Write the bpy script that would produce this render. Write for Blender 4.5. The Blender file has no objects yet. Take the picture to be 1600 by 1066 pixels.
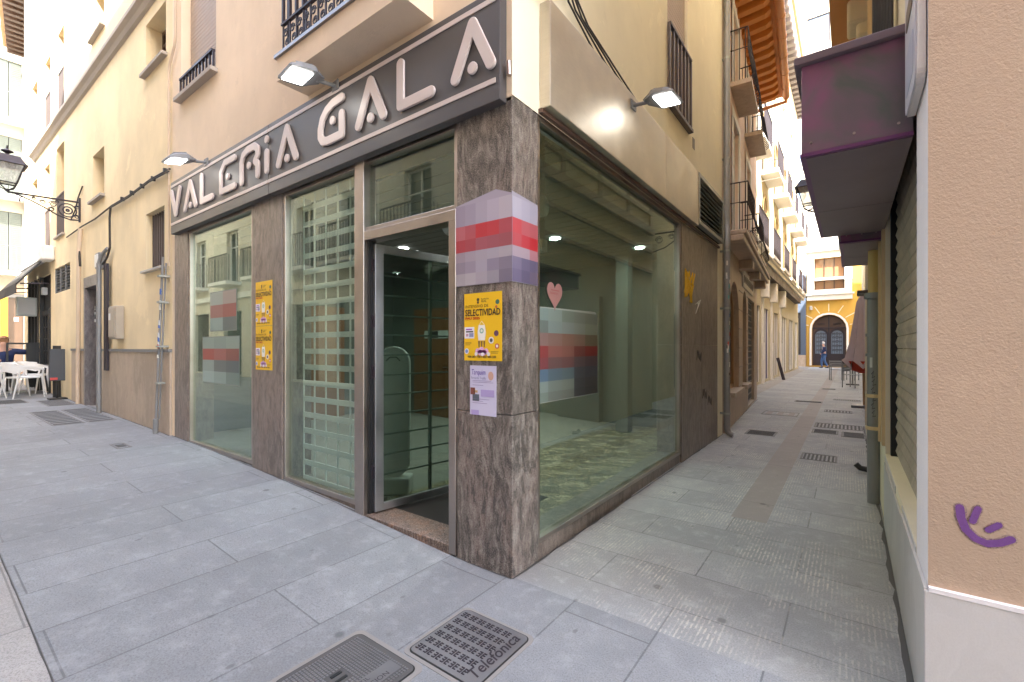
import bpy, bmesh, math, random
from mathutils import Vector, Matrix
R = math.radians
rnd = random.Random(7)
scene = bpy.context.scene
COL = scene.collection
WL = {}

# ------------------------------------------------------------------ helpers
class Fac:
    """a vertical plane: u along it, z up, d outward"""
    def __init__(s, ox, oy, dx, dy, nx, ny):
        l = math.hypot(dx, dy); s.o = (ox, oy); s.t = (dx / l, dy / l)
        l = math.hypot(nx, ny); s.n = (nx / l, ny / l)
    def P(s, u, z, d=0.0):
        return (s.o[0] + s.t[0] * u + s.n[0] * d, s.o[1] + s.t[1] * u + s.n[1] * d, z)

FS = Fac(0, 0, 1, 0, 0, -1)        # street front, u = x
FE = Fac(0, 0, 0, 1, 1, 0)         # alley side of the shop, u = y
FW = Fac(1.868, 0, 0, 1, -1, 0)    # right side of the alley, u = y

class MB:
    def __init__(s):
        s.v = []; s.f = []; s.c = []; s.cur = (1, 1, 1)
    def poly(s, pts):
        n = len(s.v); s.v += [tuple(p) for p in pts]
        s.f.append(tuple(range(n, n + len(pts)))); s.c.append(s.cur)
        return s
    def hexa(s, p):
        n = len(s.v); s.v += [tuple(q) for q in p]
        for q in ((0, 3, 2, 1), (4, 5, 6, 7), (0, 1, 5, 4), (1, 2, 6, 5), (2, 3, 7, 6), (3, 0, 4, 7)):
            s.f.append(tuple(n + k for k in q)); s.c.append(s.cur)
        return s
    def box(s, x0, x1, y0, y1, z0, z1):
        return s.hexa([(x0, y0, z0), (x1, y0, z0), (x1, y1, z0), (x0, y1, z0),
                       (x0, y0, z1), (x1, y0, z1), (x1, y1, z1), (x0, y1, z1)])
    def fb(s, F, u0, u1, z0, z1, d0, d1):
        return s.hexa([F.P(u0, z0, d0), F.P(u1, z0, d0), F.P(u1, z0, d1), F.P(u0, z0, d1),
                       F.P(u0, z1, d0), F.P(u1, z1, d0), F.P(u1, z1, d1), F.P(u0, z1, d1)])
    def bar(s, a, b, w, h, up=(0, 0, 1)):
        a = Vector(a); b = Vector(b); d = (b - a).normalized(); up = Vector(up)
        sx = d.cross(up)
        if sx.length < 1e-4: sx = d.cross(Vector((1, 0, 0)))
        sx.normalize(); u = sx.cross(d)
        sx *= w / 2; u *= h / 2
        return s.hexa([a - sx - u, a + sx - u, b + sx - u, b - sx - u, a - sx + u, a + sx + u, b + sx + u, b - sx + u])
    def tube(s, pts, r, n=8, closed=False):
        pts = [Vector(p) for p in pts]; m = len(pts)
        rs = r if isinstance(r, (list, tuple)) else [r] * m
        base = len(s.v); prev = None
        for i, p in enumerate(pts):
            if closed: d = pts[(i + 1) % m] - pts[i - 1]
            elif i == 0: d = pts[1] - pts[0]
            elif i == m - 1: d = pts[-1] - pts[-2]
            else: d = (pts[i + 1] - p).normalized() + (p - pts[i - 1]).normalized()
            d.normalize()
            if prev is None:
                a = Vector((0, 0, 1)) if abs(d.z) < .9 else Vector((1, 0, 0))
                x = d.cross(a).normalized()
            else:
                x = prev - d * prev.dot(d)
                x = x.normalized() if x.length > 1e-5 else d.orthogonal().normalized()
            prev = x; y = d.cross(x)
            for k in range(n):
                t = 2 * math.pi * k / n
                s.v.append(tuple(p + (x * math.cos(t) + y * math.sin(t)) * rs[i]))
        for i in range(m if closed else m - 1):
            j = (i + 1) % m
            for k in range(n):
                k2 = (k + 1) % n
                s.f.append((base + i * n + k, base + i * n + k2, base + j * n + k2, base + j * n + k)); s.c.append(s.cur)
        if not closed:
            s.f.append(tuple(base + k for k in reversed(range(n)))); s.c.append(s.cur)
            s.f.append(tuple(base + (m - 1) * n + k for k in range(n))); s.c.append(s.cur)
        return s
    def prism(s, pts, fn, d0, d1):
        n = len(pts); b = len(s.v)
        s.v += [tuple(fn(u, z, d0)) for u, z in pts] + [tuple(fn(u, z, d1)) for u, z in pts]
        s.f.append(tuple(b + k for k in reversed(range(n)))); s.c.append(s.cur)
        s.f.append(tuple(b + n + k for k in range(n))); s.c.append(s.cur)
        for k in range(n):
            j = (k + 1) % n
            s.f.append((b + k, b + j, b + n + j, b + n + k)); s.c.append(s.cur)
        return s
    def lathe(s, prof, c, n=16):
        b = len(s.v)
        for r, z in prof:
            for k in range(n):
                t = 2 * math.pi * k / n
                s.v.append((c[0] + r * math.cos(t), c[1] + r * math.sin(t), c[2] + z))
        for i in range(len(prof) - 1):
            for k in range(n):
                j = (k + 1) % n
                s.f.append((b + i * n + k, b + i * n + j, b + (i + 1) * n + j, b + (i + 1) * n + k)); s.c.append(s.cur)
        return s
    def wall(s, F, outline, holes=(), depth=.2, d=0.0, back=None):
        bm = bmesh.new()
        def loop(pts):
            vs = [bm.verts.new((u, z, 0)) for u, z in pts]
            return [bm.edges.new((vs[i], vs[(i + 1) % len(vs)])) for i in range(len(vs))]
        es = loop(outline)
        for h in holes: es += loop(h)
        bmesh.ops.triangle_fill(bm, use_beauty=True, use_dissolve=False, edges=es)
        for f in bm.faces:
            s.poly([F.P(v.co.x, v.co.y, d) for v in f.verts])
        bm.free()
        for h in holes:
            for i in range(len(h)):
                a, b = h[i], h[(i + 1) % len(h)]
                s.poly([F.P(a[0], a[1], d), F.P(b[0], b[1], d), F.P(b[0], b[1], d - depth), F.P(a[0], a[1], d - depth)])
        if back:
            for i in range(len(outline)):
                a, b = outline[i], outline[(i + 1) % len(outline)]
                s.poly([F.P(a[0], a[1], d), F.P(b[0], b[1], d), F.P(b[0], b[1], d - back), F.P(a[0], a[1], d - back)])
        return s
    def text(s, txt, fn, size, d, thick=0, sx=1.0, align='LEFT', shear=0, bold=0):
        cu = bpy.data.curves.new('t', 'FONT'); cu.body = txt; cu.size = size; cu.align_x = align
        cu.shear = shear; cu.offset = bold; cu.resolution_u = 3
        ob = bpy.data.objects.new('t', cu); COL.objects.link(ob)
        dg = bpy.context.evaluated_depsgraph_get(); dg.update()
        me = bpy.data.meshes.new_from_object(ob.evaluated_get(dg))
        b = len(s.v)
        s.v += [tuple(fn(v.co.x * sx, v.co.y, d)) for v in me.vertices]
        for p in me.polygons:
            s.f.append(tuple(b + k for k in p.vertices)); s.c.append(s.cur)
        bpy.data.objects.remove(ob); bpy.data.meshes.remove(me); bpy.data.curves.remove(cu)
        return s
    def build(s, name, mat, parent=None, bevel=0, smooth=False, origin=None, weld=False):
        if parent is not None: org = WL[parent]
        elif origin is not None: org = Vector(origin)
        else:
            lo = [min(v[k] for v in s.v) for k in range(3)]; hi = [max(v[k] for v in s.v) for k in range(3)]
            org = Vector(((lo[0] + hi[0]) / 2, (lo[1] + hi[1]) / 2, lo[2]))
        me = bpy.data.meshes.new(name)
        me.from_pydata([(v[0] - org.x, v[1] - org.y, v[2] - org.z) for v in s.v], [], s.f)
        if any(c != (1, 1, 1) for c in s.c):
            at = me.color_attributes.new('Col', 'FLOAT_COLOR', 'CORNER')
            for p, c in zip(me.polygons, s.c):
                for li in p.loop_indices: at.data[li].color = (c[0], c[1], c[2], 1)
        bm = bmesh.new(); bm.from_mesh(me)
        if weld: bmesh.ops.remove_doubles(bm, verts=bm.verts, dist=1e-5)
        bmesh.ops.recalc_face_normals(bm, faces=bm.faces)
        bm.to_mesh(me); bm.free()
        me.materials.append(M[mat] if isinstance(mat, str) else mat)
        if smooth:
            me.shade_smooth()
            try: me.set_sharp_from_angle(angle=R(40))
            except Exception: pass
        o = bpy.data.objects.new(name, me); COL.objects.link(o)
        if parent is not None:
            o.parent = parent; WL[o] = org
        else:
            o.location = org; WL[o] = org
        if bevel:
            md = o.modifiers.new('bevel', 'BEVEL'); md.width = bevel; md.segments = 2; md.limit_method = 'ANGLE'; md.angle_limit = R(40)
        return o

def tag(o, label=None, cat=None, group=None, kind=None):
    if label: o['label'] = label
    if cat: o['category'] = cat
    if group: o['group'] = group
    if kind: o['kind'] = kind
    return o
def thing(name, loc, label, cat, group=None):
    o = bpy.data.objects.new(name, None); COL.objects.link(o); o.location = loc
    o.empty_display_size = .1
    WL[o] = Vector(loc)
    return tag(o, label, cat, group)
def copy_tree(o, parent=None):
    c = o.copy(); COL.objects.link(c); c.parent = parent
    for ch in list(o.children): copy_tree(ch, c)
    return c
def rect(u0, u1, z0, z1): return [(u0, z0), (u1, z0), (u1, z1), (u0, z1)]
def arch(u0, u1, z0, z1, n=10, k=1.0):
    r = (u1 - u0) / 2; c = (u0 + u1) / 2; h = r * k
    return [(u0, z0), (u1, z0)] + [(c + r * math.cos(math.pi * i / n), z1 - h + h * math.sin(math.pi * i / n)) for i in range(n + 1)]
def stroke(pts, w, n=7):
    """outline of an open polyline drawn with a round pen"""
    P = [Vector(p) for p in pts]; h = w / 2
    D = [(P[i + 1] - P[i]).normalized() for i in range(len(P) - 1)]
    N = [Vector((-d.y, d.x)) for d in D]
    def arc(c, a, b, ccw):
        a0 = math.atan2(a.y, a.x); a1 = math.atan2(b.y, b.x)
        if ccw and a1 < a0: a1 += 2 * math.pi
        if not ccw and a1 > a0: a1 -= 2 * math.pi
        m = max(2, int(abs(a1 - a0) / math.pi * n * 1.4) + 1)
        return [c + Vector((math.cos(a0 + (a1 - a0) * i / (m - 1)), math.sin(a0 + (a1 - a0) * i / (m - 1)))) * h for i in range(m)]
    def side(P, D, N):
        out = []
        for i in range(1, len(P) - 1):
            cr = D[i - 1].x * D[i].y - D[i - 1].y * D[i].x
            if abs(cr) < 1e-6: out.append(P[i] + N[i] * h)
            elif cr > 0:   # turning left, left side is inner
                m = (N[i - 1] + N[i]); m = m / m.length_squared * 2 if m.length > .01 else N[i]
                out.append(P[i] + m * h)
            else: out += arc(P[i], N[i - 1], N[i], False)
        return out
    left = side(P, D, N)
    Pr = P[::-1]; Dr = [-d for d in D[::-1]]; Nr = [-n_ for n_ in N[::-1]]
    right = side(Pr, Dr, Nr)
    res = arc(P[0], -N[0], N[0], False) + left + arc(P[-1], N[-1], -N[-1], False) + right
    return [(p.x, p.y) for p in res]
def disc(cx, cz, r, n=18, ry=None):
    return [(cx + r * math.cos(2 * math.pi * i / n), cz + (ry or r) * math.sin(2 * math.pi * i / n)) for i in range(n)]

# ------------------------------------------------------------------ materials
M = {}
class NT:
    def __init__(s, name):
        s.m = bpy.data.materials.new(name); s.m.use_nodes = True
        s.t = s.m.node_tree; s.n = s.t.nodes; s.b = s.n['Principled BSDF']; s.out = s.n['Material Output']
        M[name] = s.m
        s.co = s.n.new('ShaderNodeTexCoord')
    def add(s, ty, **k):
        n = s.n.new(ty)
        for a, b in k.items():
            if a in n.inputs.keys() if isinstance(a, str) else False: n.inputs[a].default_value = b
            elif hasattr(n, a): setattr(n, a, b)
        return n
    def l(s, a, b): s.t.links.new(a, b)
    def map(s, sc=(1, 1, 1), rot=(0, 0, 0), loc=(0, 0, 0)):
        m = s.n.new('ShaderNodeMapping'); m.inputs['Scale'].default_value = sc
        m.inputs['Rotation'].default_value = rot; m.inputs['Location'].default_value = loc
        s.l(s.co.outputs['Object'], m.inputs['Vector']); return m.outputs[0]
    def noise(s, vec, scale, detail=4, rough=.55, dist=0):
        n = s.n.new('ShaderNodeTexNoise'); n.inputs['Scale'].default_value = scale
        n.inputs['Detail'].default_value = detail; n.inputs['Roughness'].default_value = rough
        n.inputs['Distortion'].default_value = dist
        s.l(vec, n.inputs['Vector']); return n.outputs['Fac']
    def ramp(s, fac, stops):
        r = s.n.new('ShaderNodeValToRGB'); e = r.color_ramp.elements
        while len(e) < len(stops): e.new(.5)
        for x, (p, c) in zip(e, stops):
            x.position = p; x.color = (c if hasattr(c, '__len__') else (c, c, c)) + ((1,) if not hasattr(c, '__len__') or len(c) == 3 else ()) if hasattr(c, '__len__') else (c, c, c, 1)
        s.l(fac, r.inputs[0]); return r.outputs[0]
    def mix(s, fac, a, b, mode='MIX'):
        m = s.n.new('ShaderNodeMix'); m.data_type = 'RGBA'; m.blend_type = mode
        for i, v in ((0, fac), (6, a), (7, b)):
            if isinstance(v, (int, float)): m.inputs[i].default_value = v
            elif isinstance(v, tuple): m.inputs[i].default_value = v if len(v) == 4 else v + (1,)
            else: s.l(v, m.inputs[i])
        return m.outputs[2]
    def bump(s, h, strength, dist=.01, prev=None):
        b = s.n.new('ShaderNodeBump'); b.inputs['Strength'].default_value = strength; b.inputs['Distance'].default_value = dist
        s.l(h, b.inputs['Height'])
        if prev: s.l(prev, b.inputs['Normal'])
        s.l(b.outputs[0], s.b.inputs['Normal']); return b.outputs[0]
    def col(s, c):
        if isinstance(c, tuple): s.b.inputs['Base Color'].default_value = c + (1,)
        else: s.l(c, s.b.inputs['Base Color'])
        return s
    def set(s, **k):
        for a, b in k.items(): s.b.inputs[a.replace('_', ' ')].default_value = b
        return s

def mat_stucco(name, c, var=.12, bump=.35, scale=140, streak=.1, rough=.9, coarse=0):
    t = NT(name); v = t.map()
    n1 = t.noise(v, .9, 5, .6); n2 = t.noise(t.map((1.6, 1.6, .5)), 1.3, 6, .62)
    lo = tuple(x * (1 - var) for x in c); hi = tuple(min(1, x * (1 + var * .5)) for x in c)
    a = t.mix(t.ramp(n1, [(.3, 0), (.7, 1)]), lo, hi)
    a = t.mix(t.ramp(n2, [(.45, 0), (.8, streak * 3)]), a, tuple(x * .72 for x in c))
    n3 = t.noise(t.map(loc=(4, 7, 2)), 1.7, 7, .7, .4); n4 = t.noise(t.map(loc=(1, 3, 9)), 7, 6, .75)
    a = t.mix(t.ramp(n3, [(.60, 0), (.63, .45)]), a, tuple(min(1, x * 1.10) for x in c))
    a = t.mix(t.ramp(n3, [(.34, .5), (.38, 0)]), a, tuple(x * .88 for x in c))
    a = t.mix(t.ramp(n4, [(.60, 0), (.74, .5)]), a, tuple(x * .80 for x in c))
    t.col(a); t.set(Roughness=rough)
    b = t.bump(t.noise(v, scale, 3, .6), bump, .004)
    if coarse: t.bump(t.noise(v, coarse, 3, .55), .22, .006, b)
    return t
def mat_plain(name, c, rough=.5, metal=0, bump=0, var=.08, scale=30):
    t = NT(name); v = t.map()
    t.col(t.mix(t.noise(v, scale * .2, 4), tuple(x * (1 - var) for x in c), tuple(min(1, x * (1 + var)) for x in c)))
    t.set(Roughness=rough, Metallic=metal)
    if bump: t.bump(t.noise(v, scale * 6, 3), bump, .003)
    return t

mat_stucco('stucco_peach', (.80, .65, .48), .12, .4, 120, .12, coarse=18)
mat_stucco('stucco_left', (.83, .685, .435), .14, .4, 110, .16)
mat_stucco('stucco_far', (.46, .42, .34), .08, .3, 90, .08)
mat_stucco('stucco_yellow', (.86, .79, .60), .08, .3, 110, .08)
mat_stucco('stucco_white', (.80, .76, .68), .05, .2, 90, .05)
mat_stucco('stucco_tan', (.495, .365, .262), .09, .55, 130, .04, coarse=45)
mat_stucco('stucco_pink', (.78, .61, .51), .1, .3, 110, .12)
mat_stucco('stucco_surround', (.48, .35, .15), .06, .2, 90, .04)
mat_stucco('stucco_cream', (.56, .49, .34), .06, .2, 90, .04)
mat_stucco('stucco_ochre', (.60, .36, .07), .08, .2, 90, .06)
mat_stucco('stucco_orange', (.70, .36, .15), .08, .2, 90, .06)
mat_stucco('paint_white', (.84, .80, .80), .06, .4, 60, .05)
mat_stucco('stucco_opposite', (.66, .60, .50), .12, .2, 60, .12)
mat_stucco('brick_rose', (.42, .2, .15), .12, .2, 60, .12)

def mat_granite(name, base, dark, light, pink, sc=1.0, rough=.28, contrast=1.0):
    t = NT(name)
    warp = t.noise(t.map((1, 1, .5)), 1.6, 4, .6)
    def warped(scale, amt):
        mx = t.n.new('ShaderNodeVectorMath'); mx.operation = 'MULTIPLY_ADD'
        cmb = t.n.new('ShaderNodeCombineXYZ')
        for i in range(3): t.l(warp, cmb.inputs[i])
        t.l(cmb.outputs[0], mx.inputs[0]); mx.inputs[1].default_value = amt; t.l(t.map(scale, rot=(.1, .08, .3)), mx.inputs[2]); return mx.outputs[0]
    big = t.noise(warped((2.2 * sc, 2.2 * sc, .8 * sc), (1.5, 1.5, .6)), 1.2, 5, .6)
    st = t.noise(warped((26 * sc, 26 * sc, 7 * sc), (9, 9, 2)), 1.0, 9, .75)
    st2 = t.noise(warped((9 * sc, 9 * sc, 2.6 * sc), (6, 6, 2)), 1.0, 8, .7)
    fine = t.noise(t.map((1, 1, .7), loc=(3, 1, 2)), 190, 3, .8)
    c = t.ramp(big, [(.35, tuple(x * .75 for x in base)), (.5, base), (.6, pink), (.7, base)])
    c = t.mix(t.ramp(st2, [(.40, .75 * contrast), (.5, 0)]), c, dark)
    c = t.mix(t.ramp(st, [(.41, .95 * contrast), (.485, 0)]), c, dark)
    c = t.mix(t.ramp(st, [(.515, 0), (.60, .8 * contrast)]), c, light)
    c = t.mix(t.ramp(fine, [(.42, .8 * contrast), (.49, 0)]), c, dark)
    c = t.mix(t.ramp(fine, [(.52, 0), (.60, .6 * contrast)]), c, light)
    t.col(c).set(Roughness=rough)
    t.bump(st, .06, .002)
mat_granite('granite_dark', (.18, .152, .132), (.045, .038, .034), (.36, .325, .285), (.235, .175, .15))
mat_granite('granite_rosy', (.225, .19, .165), (.10, .08, .07), (.33, .28, .24), (.25, .19, .16), .8, .35, .85)
mat_granite('stone_dado', (.46, .375, .285), (.34, .27, .2), (.54, .45, .35), (.48, .38, .29), .3, .5, .5)
mat_granite('marble_white', (.60, .58, .56), (.53, .51, .49), (.66, .64, .62), (.60, .57, .54), .12, .3, .35)
mat_granite('stone_cream', (.52, .41, .31), (.38, .28, .2), (.60, .50, .40), (.5, .38, .29), .4, .5, .5)
mat_granite('marble_floor', (.26, .20, .10), (.018, .012, .006), (.66, .58, .38), (.13, .07, .03), .22, .4, 1.3)
mat_granite('threshold', (.17, .11, .08), (.05, .035, .03), (.36, .29, .24), (.24, .12, .07), 3, .8)
mat_granite('door_granite', (.20, .18, .18), (.12, .11, .11), (.27, .25, .25), (.24, .2, .2), 1, .4)

def mat_paving(name, c, w, h, swap, jointc=.10, var=.10, off=.5, speck=.25, streaks=False, loc=(0, 0, 0), stain=.22, joint=.0045):
    t = NT(name)
    rot = (0, 0, R(-90)) if swap else (0, 0, 0)
    v = t.map(rot=rot, loc=loc)
    b = t.n.new('ShaderNodeTexBrick'); t.l(v, b.inputs['Vector'])
    b.offset = off; b.offset_frequency = 2
    b.inputs['Scale'].default_value = 1; b.inputs['Brick Width'].default_value = w; b.inputs['Row Height'].default_value = h
    b.inputs['Mortar Size'].default_value = joint; b.inputs['Mortar Smooth'].default_value = .2; b.inputs['Bias'].default_value = 0
    lo = tuple(x * (1 - var) for x in c); hi = tuple(x * (1 + var) for x in c)
    b.inputs['Color1'].default_value = lo + (1,); b.inputs['Color2'].default_value = hi + (1,)
    b.inputs['Mortar'].default_value = tuple(x * jointc * 5.0 for x in c) + (1,)
    o = t.map()
    sp = t.noise(o, 130, 3, .75); big = t.noise(o, 1.1, 6, .65); mid = t.noise(o, 9, 5, .7)
    a = t.mix(t.ramp(sp, [(.36, 1), (.5, 0)]), b.outputs['Color'], tuple(x * (1 - speck * 1.3) for x in c))
    a = t.mix(t.ramp(sp, [(.56, 0), (.7, speck * 2)]), a, tuple(min(1, x * 1.55) for x in c))
    a = t.mix(t.ramp(big, [(.38, stain), (.6, 0)]), a, tuple(x * .55 for x in c))
    a = t.mix(t.ramp(mid, [(.52, 0), (.72, stain * 1.3)]), a, tuple(min(1, x * 1.4) for x in c))
    # chewing-gum spots and scuffs
    vo = t.n.new('ShaderNodeTexVoronoi'); vo.inputs['Scale'].default_value = 2.6; t.l(t.map(), vo.inputs['Vector'])
    a = t.mix(t.ramp(vo.outputs['Distance'], [(.05, .75), (.085, 0)]), a, tuple(x * .4 for x in c))
    vo2 = t.n.new('ShaderNodeTexVoronoi'); vo2.inputs['Scale'].default_value = 5.3; t.l(t.map((1, .6, 1), rot=(0, 0, .5)), vo2.inputs['Vector'])
    a = t.mix(t.ramp(vo2.outputs['Distance'], [(.045, .6), (.075, 0)]), a, tuple(x * .45 for x in c))
    h0 = sp
    if streaks:
        wv = t.n.new('ShaderNodeTexWave'); wv.wave_type = 'BANDS'; wv.bands_direction = 'X'
        wv.inputs['Scale'].default_value = 14; wv.inputs['Distortion'].default_value = 1.2; wv.inputs['Detail'].default_value = 3
        wv.inputs['Detail Scale'].default_value = 3
        t.l(t.map(), wv.inputs['Vector'])
        pat = t.ramp(t.noise(t.map((1.0, .8, 1)), 1.6, 5, .7), [(.45, 0), (.62, 1)])
        brk = t.ramp(t.noise(t.map((25, 14, 1)), 1.5, 2, .6), [(.42, 0), (.56, 1)])
        m1 = t.mix(1.0, t.ramp(wv.outputs['Fac'], [(.55, 0), (.8, 1)]), pat, 'MULTIPLY')
        m1 = t.mix(1.0, m1, brk, 'MULTIPLY')
        m2 = t.n.new('ShaderNodeMath'); m2.operation = 'MULTIPLY'; m2.inputs[1].default_value = .6; t.l(m1, m2.inputs[0])
        a = t.mix(m2.outputs[0], a, (.62, .57, .48))
    t.col(a).set(Roughness=.72)
    bb = t.bump(t.ramp(b.outputs['Fac'], [(0, 1), (1, 0)]), .6, .004)
    t.bump(h0, .25, .0015, bb)
    return t
mat_paving('paving_front', (.25, .258, .268), 1.7, .46, True, loc=(.1, -.04 + .46, 0), stain=.38)
mat_paving('paving_centre', (.33, .315, .30), .62, .93, True, loc=(.3, .35, 0), var=.12)
mat_paving('paving_alley', (.32, .325, .325), 1.0, .43, False, var=.13, streaks=True, loc=(-.38, .16, 0), stain=.35)
mat_paving('paving_strip', (.30, .272, .25), 1.6, 6.0, True, var=.10, speck=.15, loc=(0, 3, 0))
mat_paving('ground_base', (.30, .28, .25), 1.0, .6, False)

def mat_metal(name, c, rough, brushed=(1, 1, 60), amt=.12, metal=1.0):
    t = NT(name)
    n = t.noise(t.map(brushed), 12, 4, .6); n2 = t.noise(t.map(), 2.2, 5, .6)
    a = t.mix(t.ramp(n2, [(.35, 0), (.7, 1)]), tuple(x * .75 for x in c), c)
    a = t.mix(t.ramp(n, [(.4, 0), (.65, .25)]), a, tuple(x * .6 for x in c))
    t.col(a).set(Metallic=metal)
    t.l(t.ramp(n2, [(.3, rough * .8), (.7, min(1, rough * 1.25))]), t.b.inputs['Roughness'])
    t.bump(n, amt, .001)
mat_metal('steel', (.50, .44, .40), .34)
mat_metal('steel_panel', (.74, .68, .58), .44, (1, 1, 50), .06)
mat_metal('steel_grey', (.40, .40, .42), .4)
mat_metal('iron_dark', (.045, .035, .045), .5, metal=.3)
mat_metal('pipe_grey', (.31, .31, .31), .45, (20, 20, 1), .1, .3)
mat_metal('cast_iron', (.24, .235, .24), .5, (1, 1, 1), .2, .4)
mat_metal('galvanised', (.42, .44, .42), .45, (20, 20, 1), .1, .6)

mat_plain('sign_board', (.078, .072, .074), .42)
mat_plain('sign_letter', (.62, .535, .50), .4)
mat_plain('header_brown', (.13, .075, .055), .5)
mat_plain('frame_dark', (.035, .028, .026), .45)
mat_plain('black', (.012, .012, .013), .5)
mat_plain('grey_plastic', (.20, .205, .21), .5)
mat_plain('grey_light', (.45, .44, .42), .55)
mat_plain('white_plastic', (.74, .73, .71), .4)
mat_plain('white_trim', (.80, .77, .72), .6)
mat_plain('meter_beige', (.40, .35, .28), .6)
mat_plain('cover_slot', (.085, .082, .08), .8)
mat_plain('cover_rim', (.17, .165, .16), .7)
mat_plain('cover_surround', (.26, .245, .23), .9, bump=.4)
mat_plain('cement', (.42, .37, .32), .9, bump=.4)
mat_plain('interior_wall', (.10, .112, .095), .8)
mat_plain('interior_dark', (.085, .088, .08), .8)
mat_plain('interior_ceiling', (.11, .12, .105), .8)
mat_plain('mat_black', (.02, .018, .017), .95, bump=.6)
mat_plain('wood', (.20, .085, .03), .5)
mat_plain('wood_dark', (.075, .042, .028), .5)
mat_plain('wood_orange', (.58, .215, .04), .6)
mat_plain('wood_pale', (.40, .25, .13), .6)
mat_plain('pipe_terracotta', (.60, .255, .10), .45)
mat_plain('pipe_cream', (.62, .47, .27), .5)
mat_plain('pipe_yellow', (.60, .42, .15), .5)
mat_plain('blind_brown', (.42, .33, .26), .6)
mat_plain('pipe_beige', (.60, .47, .34), .6)
mat_plain('shutter_green', (.14, .165, .145), .6)
mat_plain('door_green', (.02, .14, .04), .5)
mat_plain('yellow_panel', (.45, .23, .02), .5)
mat_plain('blue_door', (.02, .025, .16), .5)
mat_plain('blue_glassy', (.10, .13, .19), .25)
mat_plain('slat_brown', (.11, .085, .08), .5)
mat_plain('canvas_dark', (.05, .048, .046), .9, bump=.3)
mat_plain('canvas_mauve', (.50, .40, .38), .9, bump=.3)
mat_plain('canvas_red', (.45, .05, .025), .9, bump=.3)
t = NT('graffiti_purple'); t.col(t.mix(t.noise(t.map(), 60, 4), (.13, .045, .21), (.22, .09, .30))).set(Roughness=.85)
t.l(t.ramp(t.noise(t.map(), 420, 3, .7), [(.34, .15), (.42, 1)]), t.b.inputs['Alpha'])
t = NT('graffiti_mist'); t.col((.20, .09, .28)).set(Roughness=.9)
t.l(t.ramp(t.noise(t.map(), 500, 3, .8), [(.50, 0), (.62, .55)]), t.b.inputs['Alpha'])
mat_plain('graffiti_yellow', (.70, .42, .03), .8, var=.2)
mat_plain('graffiti_dark', (.03, .028, .04), .8)
mat_plain('cable', (.03, .027, .026), .6)
mat_plain('skin', (.50, .28, .20), .6)
mat_plain('hair_grey', (.55, .53, .50), .8)
mat_plain('hair_brown', (.30, .15, .07), .8)
mat_plain('navy', (.012, .022, .075), .85)
mat_plain('jeans', (.05, .10, .22), .9)
mat_plain('shoe', (.03, .03, .035), .6)
mat_plain('chalkboard', (.045, .05, .058), .6)
mat_plain('tile_roof', (.42, .22, .12), .85)
mat_plain('teal', (.05, .22, .2), .5)
mat_plain('pale_window', (.13, .18, .27), .5)
mat_plain('opposite_glass', (.05, .06, .055), .1)

t = NT('print'); a = t.n.new('ShaderNodeAttribute'); a.attribute_name = 'Col'; t.col(a.outputs['Color']).set(Roughness=.45)
t = NT('sticker'); a = t.n.new('ShaderNodeAttribute'); a.attribute_name = 'Col'; t.col(a.outputs['Color']).set(Roughness=.6)

# mottled repainted purple sheet metal
t = NT('purple_paint'); v = t.map()
c = t.ramp(t.noise(v, 3.2, 4, .55, .6), [(.30, (.30, .10, .21)), (.45, (.235, .11, .18)), (.57, (.17, .13, .15)), (.72, (.10, .13, .105))])
t.col(c).set(Roughness=.38)
t = NT('purple_edge'); t.col((.16, .05, .15)).set(Roughness=.35)
t = NT('grey_soffit'); v = t.map()
t.col(t.ramp(t.noise(v, 1.3, 4), [(.35, (.155, .115, .13)), (.65, (.215, .165, .18))])).set(Roughness=.4)

# shutter curtain: dull bronze with grime and green-ish spray traces
t = NT('shutter_bronze'); v = t.map()
n = t.noise(v, 2.5, 6, .65); n2 = t.noise(t.map((1, 5, .6)), 3, 5, .7)
c = t.mix(t.ramp(n, [(.35, 0), (.65, 1)]), (.36, .31, .25), (.52, .45, .35))
c = t.mix(t.ramp(n2, [(.52, 0), (.66, .7)]), c, (.62, .55, .45))
c = t.mix(t.ramp(t.noise(t.map(loc=(5, 2, 1)), 4, 3), [(.6, 0), (.68, .35)]), c, (.12, .22, .13))
t.col(c).set(Roughness=.45, Metallic=.1)

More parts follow.
